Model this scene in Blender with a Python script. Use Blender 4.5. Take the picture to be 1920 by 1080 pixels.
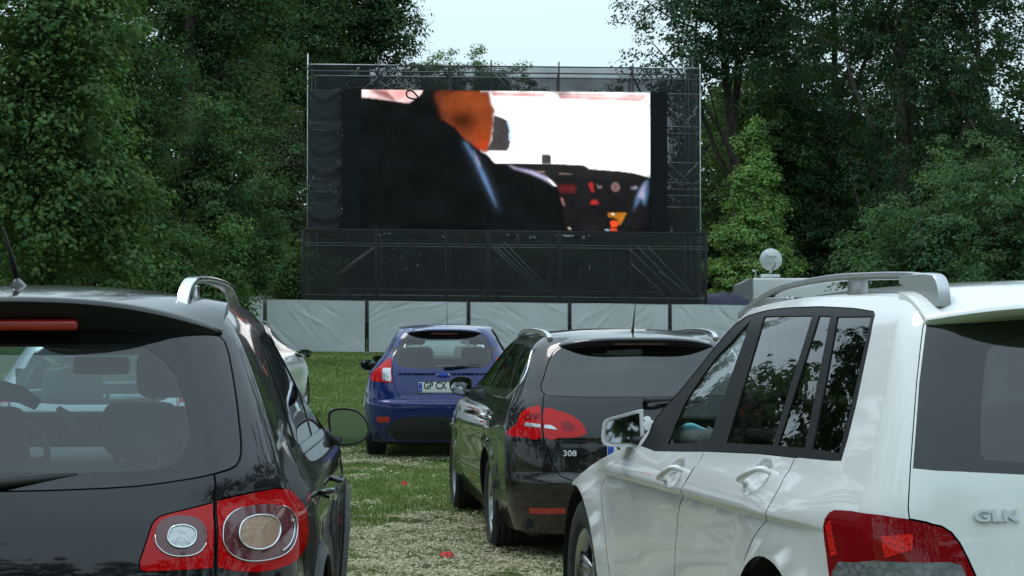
import bpy, bmesh, math, random
import numpy as np
from mathutils import Vector, Matrix, geometry

for o in list(bpy.data.objects): bpy.data.objects.remove(o)
SC = bpy.context.scene
COL = SC.collection
R = math.radians

# ---------------------------------------------------------------- camera
cam = bpy.data.cameras.new('camera')
cam.sensor_width = 36.0
cam.lens = 3900 / 1920 * 36
cam.clip_start = .1
cam.clip_end = 3000
cam_ob = bpy.data.objects.new('camera', cam); COL.objects.link(cam_ob)
cam_ob.location = (0, 0, 1.57)
cam_ob.rotation_euler = (R(90) + math.atan(45 / 3900), R(.0), 0)
SC.camera = cam_ob

# ---------------------------------------------------------------- sky: bright, thinly overcast
SUN_EL, SUN_AZ = R(62), R(305)
w = bpy.data.worlds.new('World'); SC.world = w; w.use_nodes = True
nt = w.node_tree; nt.nodes.clear()
n_out = nt.nodes.new('ShaderNodeOutputWorld'); n_bg = nt.nodes.new('ShaderNodeBackground')
sky = nt.nodes.new('ShaderNodeTexSky'); sky.sky_type = 'NISHITA'; sky.sun_disc = False
sky.sun_elevation = SUN_EL; sky.sun_rotation = SUN_AZ; sky.air_density = 1.0; sky.dust_density = 1.2; sky.ozone_density = 1.0
tc = nt.nodes.new('ShaderNodeTexCoord')
mp = nt.nodes.new('ShaderNodeMapping'); mp.inputs['Scale'].default_value = (1.0, 1.0, 3.0)
nz = nt.nodes.new('ShaderNodeTexNoise'); nz.inputs['Scale'].default_value = 1.6; nz.inputs['Detail'].default_value = 5; nz.inputs['Roughness'].default_value = .55
cr = nt.nodes.new('ShaderNodeValToRGB')
cr.color_ramp.elements[0].position = .30; cr.color_ramp.elements[0].color = (.76, .76, .76, 1)
cr.color_ramp.elements[1].position = .72; cr.color_ramp.elements[1].color = (.94, .94, .94, 1)
mx = nt.nodes.new('ShaderNodeMix'); mx.data_type = 'RGBA'
mx.inputs[7].default_value = (6.3, 8.0, 8.9, 1)          # the cloud veil, in the units of the sky texture
nt.links.new(tc.outputs['Generated'], mp.inputs['Vector']); nt.links.new(mp.outputs[0], nz.inputs['Vector'])
nt.links.new(nz.outputs['Fac'], cr.inputs[0]); nt.links.new(cr.outputs[0], mx.inputs[0])
nt.links.new(sky.outputs[0], mx.inputs[6])
sx = nt.nodes.new('ShaderNodeSeparateXYZ'); nt.links.new(tc.outputs['Generated'], sx.inputs[0])
zr = nt.nodes.new('ShaderNodeMapRange'); zr.inputs[1].default_value = .12; zr.inputs[2].default_value = 1.; zr.inputs[3].default_value = 1.; zr.inputs[4].default_value = 1.75
nt.links.new(sx.outputs[2], zr.inputs[0])
vs_ = nt.nodes.new('ShaderNodeVectorMath'); vs_.operation = 'SCALE'                # an overcast sky is brightest overhead
nt.links.new(mx.outputs[2], vs_.inputs[0]); nt.links.new(zr.outputs[0], vs_.inputs['Scale']); nt.links.new(vs_.outputs[0], n_bg.inputs['Color'])
n_bg.inputs['Strength'].default_value = .115
nt.links.new(n_bg.outputs[0], n_out.inputs['Surface'])

sl = bpy.data.lights.new('sun', 'SUN'); sl.energy = .9; sl.angle = R(20); sl.color = (1, .975, .94)
sun = bpy.data.objects.new('sun', sl); COL.objects.link(sun)
sd = Vector((math.sin(SUN_AZ) * math.cos(SUN_EL), math.cos(SUN_AZ) * math.cos(SUN_EL), math.sin(SUN_EL)))
sun.rotation_euler = sd.to_track_quat('Z', 'Y').to_euler()

SC.render.engine = 'CYCLES'
SC.view_settings.view_transform = 'Standard'; SC.view_settings.look = 'None'
SC.view_settings.exposure = .12; SC.view_settings.gamma = 1
SC.view_settings.use_curve_mapping = False
SC.cycles.max_bounces = 8; SC.cycles.transparent_max_bounces = 24
SC.cycles.caustics_reflective = False; SC.cycles.caustics_refractive = False

# ---------------------------------------------------------------- materials
MATS = {}


def principled(name, col, rough=.5, metal=0., coat=0., coat_r=.03, spec=.5, noise=None, bump=None, emit=None, trans=0.):
    """noise = (scale, amount): uneven tone; bump = (scale, strength)"""
    if name in MATS: return MATS[name]
    m = bpy.data.materials.new(name); m.use_nodes = True
    t = m.node_tree; b = t.nodes['Principled BSDF']
    b.inputs['Base Color'].default_value = (*col, 1); b.inputs['Roughness'].default_value = rough; b.inputs['Metallic'].default_value = metal
    b.inputs['Coat Weight'].default_value = coat; b.inputs['Coat Roughness'].default_value = coat_r
    b.inputs['Specular IOR Level'].default_value = spec; b.inputs['Transmission Weight'].default_value = trans
    if emit:
        b.inputs['Emission Color'].default_value = (*emit[0], 1); b.inputs['Emission Strength'].default_value = emit[1]
    if noise or bump: c = t.nodes.new('ShaderNodeTexCoord')
    if noise:
        n = t.nodes.new('ShaderNodeTexNoise'); n.inputs['Scale'].default_value = noise[0]; n.inputs['Detail'].default_value = 6
        t.links.new(c.outputs['Object'], n.inputs['Vector'])
        r = t.nodes.new('ShaderNodeMapRange'); r.inputs[3].default_value = 1 - noise[1]; r.inputs[4].default_value = 1 + noise[1]
        r.inputs[1].default_value = .3; r.inputs[2].default_value = .7
        t.links.new(n.outputs['Fac'], r.inputs[0])
        v = t.nodes.new('ShaderNodeVectorMath'); v.operation = 'SCALE'; v.inputs[0].default_value = col
        t.links.new(r.outputs[0], v.inputs['Scale']); t.links.new(v.outputs[0], b.inputs['Base Color'])
    if bump:
        n2 = t.nodes.new('ShaderNodeTexNoise'); n2.inputs['Scale'].default_value = bump[0]; n2.inputs['Detail'].default_value = 4
        t.links.new(c.outputs['Object'], n2.inputs['Vector'])
        bp = t.nodes.new('ShaderNodeBump'); bp.inputs['Strength'].default_value = bump[1]; bp.inputs['Distance'].default_value = .02
        t.links.new(n2.outputs['Fac'], bp.inputs['Height']); t.links.new(bp.outputs[0], b.inputs['Normal'])
    MATS[name] = m
    return m


def paint(name, col, metal=0., rough=.35, spec=.1, dirt=.0):
    """car paint: base under a clear coat, a little road dust low down"""
    m = principled(name, col, rough, metal, coat=1., coat_r=.025, spec=spec)
    t = m.node_tree; b = t.nodes['Principled BSDF']
    c = t.nodes.new('ShaderNodeTexCoord')
    n = t.nodes.new('ShaderNodeTexNoise'); n.inputs['Scale'].default_value = 3.5; n.inputs['Detail'].default_value = 7; n.inputs['Roughness'].default_value = .65
    t.links.new(c.outputs['Object'], n.inputs['Vector'])
    r = t.nodes.new('ShaderNodeMapRange'); r.inputs[1].default_value = .35; r.inputs[2].default_value = .75; r.inputs[3].default_value = .018; r.inputs[4].default_value = .075
    t.links.new(n.outputs['Fac'], r.inputs[0]); t.links.new(r.outputs[0], b.inputs['Coat Roughness'])
    if dirt:
        s = t.nodes.new('ShaderNodeSeparateXYZ'); t.links.new(c.outputs['Object'], s.inputs[0])
        z = t.nodes.new('ShaderNodeMapRange'); z.inputs[1].default_value = .72; z.inputs[2].default_value = .2; z.inputs[3].default_value = 0.; z.inputs[4].default_value = dirt
        t.links.new(s.outputs[2], z.inputs[0])
        mu = t.nodes.new('ShaderNodeMath'); mu.operation = 'MULTIPLY'; t.links.new(z.outputs[0], mu.inputs[0]); t.links.new(n.outputs['Fac'], mu.inputs[1])
        mi = t.nodes.new('ShaderNodeMix'); mi.data_type = 'RGBA'; mi.inputs[6].default_value = (*col, 1); mi.inputs[7].default_value = (.17, .15, .115, 1)
        t.links.new(mu.outputs[0], mi.inputs[0]); t.links.new(mi.outputs[2], b.inputs['Base Color'])
        sb = t.nodes.new('ShaderNodeMath'); sb.operation = 'SUBTRACT'; sb.inputs[0].default_value = 1.; sb.use_clamp = True
        t.links.new(mu.outputs[0], sb.inputs[1]); t.links.new(sb.outputs[0], b.inputs['Coat Weight'])
    return m


def glass(name, tint, ior=1.7, rough=.0, dust=.006):
    if name in MATS: return MATS[name]
    m = bpy.data.materials.new(name); m.use_nodes = True
    t = m.node_tree; t.nodes.clear()
    o = t.nodes.new('ShaderNodeOutputMaterial'); mi = t.nodes.new('ShaderNodeMixShader')
    tr = t.nodes.new('ShaderNodeBsdfTransparent'); tr.inputs[0].default_value = (*tint, 1)
    g = t.nodes.new('ShaderNodeBsdfGlossy'); g.inputs['Roughness'].default_value = rough; g.inputs[0].default_value = (1, 1, 1, 1)
    lw = t.nodes.new('ShaderNodeLayerWeight'); lw.inputs['Blend'].default_value = .5      # Schlick's curve, the same from both faces of the pane
    pw = t.nodes.new('ShaderNodeMath'); pw.operation = 'POWER'; pw.inputs[1].default_value = 5; t.links.new(lw.outputs['Facing'], pw.inputs[0])
    f = t.nodes.new('ShaderNodeMapRange'); f.inputs[3].default_value = 1.2 * ((ior - 1) / (ior + 1)) ** 2; f.inputs[4].default_value = 1.; t.links.new(pw.outputs[0], f.inputs[0])
    t.links.new(f.outputs[0], mi.inputs[0]); t.links.new(tr.outputs[0], mi.inputs[1]); t.links.new(g.outputs[0], mi.inputs[2])
    df = t.nodes.new('ShaderNodeBsdfDiffuse'); df.inputs[0].default_value = (.42, .43, .42, 1); md = t.nodes.new('ShaderNodeMixShader')
    c = t.nodes.new('ShaderNodeTexCoord'); n = t.nodes.new('ShaderNodeTexNoise'); n.inputs['Scale'].default_value = 2.2; n.inputs['Detail'].default_value = 6; n.inputs['Distortion'].default_value = .8
    t.links.new(c.outputs['Object'], n.inputs['Vector'])
    r = t.nodes.new('ShaderNodeMapRange'); r.inputs[1].default_value = .35; r.inputs[2].default_value = .75; r.inputs[3].default_value = dust * .3; r.inputs[4].default_value = dust * 1.8
    t.links.new(n.outputs['Fac'], r.inputs[0]); t.links.new(r.outputs[0], md.inputs[0])
    t.links.new(mi.outputs[0], md.inputs[1]); t.links.new(df.outputs[0], md.inputs[2]); t.links.new(md.outputs[0], o.inputs[0])
    MATS[name] = m
    return m


def lamp_lens(name, col, scale=90., depth=.5):
    """coloured moulded plastic with a fine optic pattern under a clear outer skin"""
    if name in MATS: return MATS[name]
    m = principled(name, col, .3, 0, coat=.7, coat_r=.02, spec=0.)
    t = m.node_tree; b = t.nodes['Principled BSDF']
    c = t.nodes.new('ShaderNodeTexCoord')
    v = t.nodes.new('ShaderNodeTexVoronoi'); v.inputs['Scale'].default_value = scale
    t.links.new(c.outputs['Object'], v.inputs['Vector'])
    bp = t.nodes.new('ShaderNodeBump'); bp.inputs['Strength'].default_value = depth; bp.inputs['Distance'].default_value = .01
    t.links.new(v.outputs['Distance'], bp.inputs['Height']); t.links.new(bp.outputs[0], b.inputs['Normal'])
    r = t.nodes.new('ShaderNodeMapRange'); r.inputs[1].default_value = 0; r.inputs[2].default_value = .7; r.inputs[3].default_value = 1.12; r.inputs[4].default_value = .8
    t.links.new(v.outputs['Distance'], r.inputs[0])
    s = t.nodes.new('ShaderNodeVectorMath'); s.operation = 'SCALE'; s.inputs[0].default_value = col
    t.links.new(r.outputs[0], s.inputs['Scale']); t.links.new(s.outputs[0], b.inputs['Base Color'])
    return m


def M(n): return MATS[n]


paint('paint_white', (.80, .81, .805), 0, .3, dirt=.25)
paint('paint_black', (.006, .006, .007), 0, .3, dirt=.35)
paint('paint_black_brown', (.006, .006, .006), .1, .3, dirt=.3)
paint('paint_blue', (.002, .013, .115), .2, .3, dirt=.25)
paint('paint_silver', (.62, .65, .67), .5, .35)
principled('trim_black', (.010, .010, .011), .3, coat=1.)
principled('frit_black', (.006, .006, .007), .02, spec=.7)
principled('trim_grey', (.010, .010, .011), .5, spec=.25, bump=(400, .15))
principled('plastic_black', (.016, .016, .017), .55, bump=(300, .2))
principled('plastic_grey', (.07, .072, .075), .6, bump=(300, .2))
principled('inner_dark', (.012, .012, .013), .9)
principled('fabric_dark', (.055, .058, .060), .9, bump=(200, .3))
principled('chrome', (.72, .73, .75), .08, 1.)
principled('badge_metal', (.62, .63, .66), .35, .35)
principled('chrome_soft', (.78, .79, .81), .16, 1.)
principled('satin_alu', (.62, .63, .65), .28, 1.)
principled('rail_grey', (.50, .51, .52), .32, 1.)
principled('rim_alloy', (.42, .43, .45), .3, 1.)
principled('tyre', (.018, .018, .018), .8, noise=(12, .4), bump=(60, .3))
principled('mirror_glass', (.34, .37, .39), .015, 1.)
principled('interior_pale', (.46, .50, .50), .8)
principled('plate_white', (.72, .73, .72), .4)
principled('plate_blue', (.01, .06, .42), .4)
principled('ink_black', (.01, .01, .012), .5)
principled('red_plastic', (.42, .012, .012), .25, coat=.8)
principled('red_dark', (.11, .006, .010), .2, coat=1.)
principled('lens_smoke', (.12, .020, .026), .1, coat=1.)
principled('bulb_amber', (.46, .29, .20), .2, .3, coat=1., bump=(90, .15))
principled('bulb_clear', (.50, .51, .52), .15, .6, coat=1., bump=(40, .2))
lamp_lens('lens_red', (.56, .004, .005), 160, .06)
lamp_lens('lens_red_deep', (.27, .004, .007), 120, .12)
lamp_lens('lens_red_bright', (.88, .02, .015), 90, .6)
lamp_lens('lens_clear', (.20, .21, .22), 45, .5)
principled('cyan_cloth', (.26, .70, .80), .8)
principled('mask_cyan', (.22, .62, .72), .7)
glass('glass_clear', (.88, .95, .94), 1.55)
glass('glass_tint', (.36, .42, .42))
glass('glass_rear', (.40, .54, .56), 1.62, dust=.028)
glass('glass_privacy', (.07, .075, .08), 1.7)
glass('glass_mid', (.22, .26, .27), 1.7)

# ---------------------------------------------------------------- mesh helpers
def tag(o, label=None, cat=None, group=None, kind=None):
    if label: o['label'] = label
    if cat: o['category'] = cat
    if group: o['group'] = group
    if kind: o['kind'] = kind
    return o


def empty(name, loc=(0, 0, 0), rz=0.):
    o = bpy.data.objects.new(name, None); o.location = loc; o.rotation_euler = (0, 0, rz); o.empty_display_size = .2
    COL.objects.link(o)
    return o


def link(name, me, parent=None, mats=()):
    for m in mats: me.materials.append(M(m) if isinstance(m, str) else m)
    o = bpy.data.objects.new(name, me); COL.objects.link(o)
    if parent is not None: o.parent = parent
    return o


def mesh(name, V, Fs, mats, parent=None, smooth=True, mi=None):
    me = bpy.data.meshes.new(name)
    me.from_pydata([tuple(map(float, v)) for v in V], [], [tuple(f) for f in Fs])
    if mi is not None: me.polygons.foreach_set('material_index', np.asarray(mi, np.int32))
    if smooth: me.polygons.foreach_set('use_smooth', np.ones(len(me.polygons), bool))
    me.update()
    return link(name, me, parent, [mats] if isinstance(mats, str) else mats)


def fast_mesh(name, V, T, k=3):
    """V n x 3, T m x k numpy arrays"""
    me = bpy.data.meshes.new(name)
    me.vertices.add(len(V)); me.vertices.foreach_set('co', np.asarray(V, np.float32).ravel())
    me.loops.add(T.size); me.loops.foreach_set('vertex_index', np.asarray(T, np.int32).ravel())
    me.polygons.add(len(T)); me.polygons.foreach_set('loop_start', np.arange(0, T.size, k, dtype=np.int32))
    me.polygons.foreach_set('loop_total', np.full(len(T), k, np.int32))
    me.update(calc_edges=True)
    return me


def loft(rings, caps=(True, True)):
    n = len(rings[0]); V = [p for r in rings for p in r]; Fs = []
    for i in range(len(rings) - 1):
        for j in range(n):
            a = i * n + j; b = i * n + (j + 1) % n
            Fs.append((a, b, b + n, a + n))
    if caps[0]: Fs.append(tuple(range(n))[::-1])
    if caps[1]: Fs.append(tuple(range((len(rings) - 1) * n, len(rings) * n)))
    return V, Fs


def tube_vf(pts, r, n=8, up=(0, 0, 1), sq=1., closed=False):
    """sweep; r a number or one per point; sq squashes the section along 'up'"""
    pts = [Vector(p) for p in pts]; m = len(pts)
    rr = r if hasattr(r, '__len__') else [r] * m
    rings = []
    for i, p in enumerate(pts):
        if closed: d = pts[(i + 1) % m] - pts[i - 1]
        else: d = pts[min(i + 1, m - 1)] - pts[max(i - 1, 0)]
        d.normalize(); u = Vector(up)
        if abs(u.dot(d)) > .97: u = Vector((0, 1, 0)) if abs(d.y) < .9 else Vector((1, 0, 0))
        s = d.cross(u).normalized(); u = s.cross(d).normalized()
        rings.append([p + s * (rr[i] * math.cos(a)) + u * (rr[i] * sq * math.sin(a)) for a in [2 * math.pi * k / n for k in range(n)]])
    if closed:
        V, Fs = loft(rings + [rings[0]], (False, False))
        return V, Fs
    return loft(rings)


def tube(name, pts, r, mat, parent=None, n=8, up=(0, 0, 1), sq=1., closed=False):
    V, Fs = tube_vf(pts, r, n, up, sq, closed)
    return mesh(name, V, Fs, mat, parent)


def rbox(name, c, s, mat, parent=None, bev=.02, seg=3, rot=None, taper=None):
    bm = bmesh.new(); bmesh.ops.create_cube(bm, size=1)
    for v in bm.verts:
        v.co = Vector((v.co.x * s[0], v.co.y * s[1], v.co.z * s[2]))
        if taper and v.co.z > 0: v.co.x *= taper[0]; v.co.y *= taper[1]
    if bev: bmesh.ops.bevel(bm, geom=bm.edges[:], offset=bev, segments=seg, profile=.5, affect='EDGES')
    Mx = Matrix.Translation(c)
    if rot: Mx = Mx @ Matrix.Rotation(rot[0], 4, 'X') @ Matrix.Rotation(rot[1], 4, 'Y') @ Matrix.Rotation(rot[2], 4, 'Z')
    bm.transform(Mx)
    me = bpy.data.meshes.new(name); bm.to_mesh(me); bm.free()
    if bev: me.polygons.foreach_set('use_smooth', np.ones(len(me.polygons), bool))
    return link(name, me, parent, [mat])


def join(parts):
    """several (V, F) into one"""
    V = []; Fs = []
    for v, f in parts:
        k = len(V); V += list(v); Fs += [tuple(i + k for i in q) for q in f]
    return V, Fs


def box_vf(c, s):
    V = [(c[0] + i * s[0] / 2, c[1] + j * s[1] / 2, c[2] + k * s[2] / 2) for i in (-1, 1) for j in (-1, 1) for k in (-1, 1)]
    return V, [(0, 1, 3, 2), (4, 6, 7, 5), (0, 4, 5, 1), (2, 3, 7, 6), (0, 2, 6, 4), (1, 5, 7, 3)]


def lathe_vf(prof, n=40, axis='y'):
    """prof: (offset along axis, radius), closed ring"""
    V = []; Fs = []; m = len(prof)
    for i in range(n):
        a = 2 * math.pi * i / n
        for o, r in prof:
            V.append((r * math.cos(a), o, r * math.sin(a)) if axis == 'y' else (r * math.cos(a), r * math.sin(a), o))
    for i in range(n):
        for j in range(m - 1):
            Fs.append((i * m + j, i * m + j + 1, ((i + 1) % n) * m + j + 1, ((i + 1) % n) * m + j))
    return V, Fs


def text_mesh(name, s, size, mat, parent, mw, depth=.002, align='LEFT', sx=1., bold=0.):
    cu = bpy.data.curves.new(name, 'FONT'); cu.body = s; cu.size = size; cu.extrude = depth; cu.align_x = align; cu.align_y = 'BOTTOM'
    cu.offset = bold; cu.resolution_u = 3
    ob = bpy.data.objects.new(name, cu); COL.objects.link(ob)
    bpy.context.view_layer.update()
    me = bpy.data.meshes.new_from_object(ob.evaluated_get(bpy.context.evaluated_depsgraph_get()))
    bpy.data.objects.remove(ob); bpy.data.curves.remove(cu)
    me.transform(mw @ Matrix.Diagonal((sx, 1, 1, 1)))
    me.materials.clear()
    return link(name, me, parent, [mat])
# ---------------------------------------------------------------- car body surface
def pchip(xk, yk, x):
    xk = np.asarray(xk, float); yk = np.asarray(yk, float); x = np.asarray(x, float)
    h = np.diff(xk); d = np.diff(yk) / h
    m = np.zeros(len(xk)); m[0] = d[0]; m[-1] = d[-1]
    for i in range(1, len(xk) - 1):
        if d[i - 1] * d[i] > 0:
            w1 = 2 * h[i] + h[i - 1]; w2 = h[i] + 2 * h[i - 1]
            m[i] = (w1 + w2) / (w1 / d[i - 1] + w2 / d[i])
    i = np.clip(np.searchsorted(xk, x) - 1, 0, len(xk) - 2)
    t = (x - xk[i]) / h[i]
    return ((1 + 2 * t) * (1 - t) ** 2 * yk[i] + t * (1 - t) ** 2 * h[i] * m[i]
            + t * t * (3 - 2 * t) * yk[i + 1] + t * t * (t - 1) * h[i] * m[i + 1])


def sstep(a, b, x):
    t = np.clip((np.asarray(x, float) - a) / (b - a), 0, 1)
    return t * t * (3 - 2 * t)


def hump(c, w, x):
    t = np.clip(1 - np.abs((np.asarray(x, float) - c) / w), 0, 1)
    return t * t * (3 - 2 * t)


class Surf:
    """rows of keys: z, half width, rear x, rear corner radius, rear bow, front x, front corner radius"""
    def __init__(s, keys, roof, taper_r=.05, taper_f=.05, xa=1.3, xb=3.2, length=4.4, bow_f=.25,
                 arc=None, disp=None, smooth=6, spine=(.9, 2.4), zroof=1.66, nroof=2.2):
        K = np.array(keys, float)
        c = np.concatenate([[0], np.cumsum(np.hypot(np.diff(K[:, 0]), np.hypot(np.diff(K[:, 1]), .3 * np.diff(K[:, 2]))))])
        s.vmax = c[-1]; vs = np.linspace(0, c[-1], 401)
        cols = [pchip(c, K[:, j], vs) for j in range(7)]
        if smooth:
            k = np.exp(-.5 * (np.arange(-3 * smooth, 3 * smooth + 1) / smooth) ** 2); k /= k.sum()
            out = []
            for q in cols:
                e = np.concatenate([2 * q[0] - q[1:3 * smooth + 1][::-1], q, 2 * q[-1] - q[-3 * smooth - 1:-1][::-1]])
                out.append(np.convolve(e, k, 'valid'))
            cols = out
        s.vs = vs / c[-1]; s.cols = cols
        s.tr, s.tf, s.xa, s.xb, s.L, s.bf = taper_r, taper_f, xa, xb, length, bow_f
        s.arc = arc or (lambda x: 0 * x); s.disp = disp; s.spine = spine; s.zroof = zroof; s.nroof = nroof
        s.belt = roof                                  # z from which the roof arc starts to act
    def lev(s, v):
        return [np.interp(v, s.vs, c) for c in s.cols]
    def wv(s, z):
        return sstep(s.belt, s.cols[0][-1], z)
    def base(s, p, v):
        p = np.asarray(p, float); v = np.asarray(v, float)
        z, W, xr, R, bow, xf, Rf = s.lev(v)
        a = np.clip(p - 1, 0, 1) * math.pi / 2; b = np.clip(p - 3, 0, 1) * math.pi / 2
        x = np.where(p <= 1, xr, np.where(p <= 2, xr + R * (1 - np.cos(a)),
            np.where(p <= 3, xr + R + (p - 2) * (xf - Rf - xr - R), np.where(p <= 4, xf - Rf + Rf * np.sin(b), xf))))
        y = np.where(p <= 1, p * (W - R), np.where(p <= 2, W - R + R * np.sin(a), np.where(p <= 3, W,
            np.where(p <= 4, W - Rf + Rf * np.cos(b), (5 - p) * (W - Rf)))))
        q = (y / W) ** 2
        x0 = x
        x = x + bow * q * (1 - sstep(0, .7, x0 - xr)) - s.bf * q * (1 - sstep(0, .8, xf - x0))
        y = y - y * (s.tr * np.clip((s.xa - x0) / s.xa, 0, 2) ** 2 + s.tf * np.clip((x0 - s.xb) / (s.L - s.xb), 0, 2) ** 2)
        z = z - s.wv(z) * s.arc(x)
        return np.stack([x, y, z], -1)
    def pos(s, p, v):
        P = s.base(p, v)
        if s.disp is None: return P
        e = 2e-3
        du = s.base(np.minimum(np.asarray(p, float) + e, 5), v) - s.base(np.maximum(np.asarray(p, float) - e, 0), v)
        n = np.stack([-du[..., 1], du[..., 0]], -1)      # plan normal, outward
        n = n / np.maximum(np.linalg.norm(n, axis=-1, keepdims=True), 1e-9)
        side, rear = s.disp(P[..., 0], P[..., 1], P[..., 2])
        ny = np.abs(n[..., 1]); nx = np.clip(-n[..., 0], 0, 1)
        P = P.copy()
        P[..., 1] += side * ny ** 1.5
        P[..., 0] -= rear * nx ** 1.5
        return P
    def normal(s, p, v):
        e = 1.5e-3
        p = np.asarray(p, float); v = np.asarray(v, float)
        a = s.pos(np.minimum(p + e, 5), v) - s.pos(np.maximum(p - e, 0), v)
        b = s.pos(p, np.minimum(v + e, 1)) - s.pos(p, np.maximum(v - e, 0))
        n = np.cross(b, a)
        n /= np.maximum(np.linalg.norm(n, axis=-1, keepdims=True), 1e-12)
        n = np.where((p <= 1e-6)[..., None], n * np.array([1, 0, 1]), n)
        return n / np.maximum(np.linalg.norm(n, axis=-1, keepdims=True), 1e-12)
    def side(s, x, z):
        """(x, z) seen from the side -> (p, v)"""
        lo, hi = 0., 1.
        for _ in range(40):
            v = .5 * (lo + hi); zz = s.lev(v)[0]
            if zz - s.wv(zz) * s.arc(np.float64(x)) < z: lo = v
            else: hi = v
        v = .5 * (lo + hi); lo, hi = 1., 4.2
        for _ in range(40):
            p = .5 * (lo + hi)
            if s.base(p, v)[0] < x: lo = p
            else: hi = p
        return (.5 * (lo + hi), v)
    def rear(s, y, z):
        """(y, z) seen from behind -> (p, v)"""
        v = .5; x = .2
        for _ in range(6):
            lo, hi = 0., 1.
            for _ in range(30):
                v = .5 * (lo + hi); zz = s.lev(v)[0]
                if zz - s.wv(zz) * s.arc(np.float64(x)) < z: lo = v
                else: hi = v
            lo, hi = 0., 2.
            for _ in range(30):
                p = .5 * (lo + hi)
                if s.base(p, v)[1] < y: lo = p
                else: hi = p
            x = s.base(p, v)[0]
        return (.5 * (lo + hi), v)
    def roofpos(s, p, t):
        """t = 0 at the top loop, 1 on the spine"""
        P = s.pos(p, np.ones_like(np.asarray(p, float))); t = np.asarray(t, float)
        cx = np.clip(P[..., 0], *s.spine)
        zc = s.zroof - s.arc(cx)
        x = P[..., 0] + (cx - P[..., 0]) * t
        y = P[..., 1] * (1 - t)
        z = P[..., 2] + (zc - P[..., 2]) * (1 - (1 - t) ** s.nroof)
        return np.stack([x, y, z], -1)
# ---------------------------------------------------------------- the body shapes of the cars
# rows: z, half width, rear x, rear corner radius, rear bow, front x, front corner radius
def glk_surf():
    keys = [(.22, .86, .10, .20, .03, 4.42, .45), (.40, .905, .02, .20, .04, 4.52, .50), (.62, .92, .00, .20, .05, 4.56, .55),
            (.78, .925, .03, .19, .05, 4.53, .55), (.92, .925, .05, .17, .05, 4.08, .62), (1.00, .915, .065, .16, .05, 3.60, .58),
            (1.07, .89, .08, .15, .05, 3.30, .42), (1.15, .865, .105, .14, .05, 3.22, .32), (1.30, .815, .155, .13, .05, 3.00, .28), (1.45, .76, .215, .13, .05, 2.80, .26),
            (1.56, .71, .27, .14, .05, 2.64, .26), (1.62, .66, .31, .15, .05, 2.54, .26)]
    def arc(x): return .085 * np.clip((x - 1.2) / 1.25, 0, 2) ** 2 + .035 * np.clip((.9 - x) / .9, 0, 2) ** 2
    def disp(x, y, z):
        cz = .905 - .012 * (x - 1)
        on = sstep(.35, .9, x) * (1 - sstep(3.15, 3.45, x))
        side = (.020 * sstep(cz - .012, cz + .012, z) * (1 - sstep(cz + .02, cz + .16, z)) - .010 * (1 - sstep(cz - .16, cz - .01, z)) * sstep(.35, .6, z)) * on
        for ax in (.97, 3.80):
            r = np.hypot(x - ax, (z - .36))
            side = side + .022 * (1 - sstep(.445, .475, r)) + .016 * (1 - sstep(.42, .62, r))
        for hx, hz in ((1.17, 1.022), (2.15, .957)):       # hollows behind the door handles
            q = np.hypot((x - hx) / .115, (z - hz + .22 * (x - hx)) / .060); side = side - .026 * (1 - sstep(.45, 1., q))
        rear = .055 * (1 - sstep(.70, .75, z)) + 0 * x
        return side, rear
    return Surf(keys, 1.05, taper_r=.045, taper_f=.06, xa=1.2, xb=3.1, length=4.56, bow_f=.35, arc=arc, disp=disp, zroof=1.675, spine=(.8, 1.9))


def tig_surf():
    keys = [(.22, .85, .12, .33, .08, 4.26, .5), (.45, .893, .02, .33, .10, 4.38, .55), (.65, .905, .0, .33, .11, 4.40, .6), (.82, .905, .02, .33, .11, 4.34, .65),
            (.93, .90, .05, .33, .11, 4.20, .65), (1.02, .88, .085, .33, .11, 3.75, .6), (1.08, .86, .115, .24, .11, 3.35, .45), (1.18, .825, .17, .23, .11, 3.08, .35), (1.30, .78, .235, .22, .11, 2.85, .3),
            (1.43, .725, .31, .21, .11, 2.62, .3), (1.53, .675, .37, .20, .11, 2.46, .3), (1.59, .62, .41, .20, .11, 2.35, .3)]
    def arc(x): return .10 * np.clip((x - 1.3) / 1.2, 0, 2) ** 2 + .03 * np.clip((1.0 - x) / .9, 0, 2) ** 2
    def disp(x, y, z):
        side = .012 * sstep(.92, .95, z) * (1 - sstep(.96, 1.06, z)) * sstep(.4, .8, x) * (1 - sstep(3.3, 3.6, x)) - .012 * hump(.68, .22, z) * sstep(1.3, 1.6, x) * (1 - sstep(2.9, 3.2, x))
        for ax in (.93, 3.55):
            r = np.hypot(x - ax, (z - .35))
            side = side + .018 * (1 - sstep(.42, .45, r)) + .02 * (1 - sstep(.40, .62, r))
        rear = .04 * (1 - sstep(.70, .74, z)) - .03 * hump(.60, .14, z) * 0 + 0 * x
        return side, rear
    return Surf(keys, 1.05, taper_r=.06, taper_f=.07, xa=1.3, xb=3.0, length=4.4, bow_f=.4, arc=arc, disp=disp, zroof=1.655, spine=(.85, 1.9))


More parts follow.
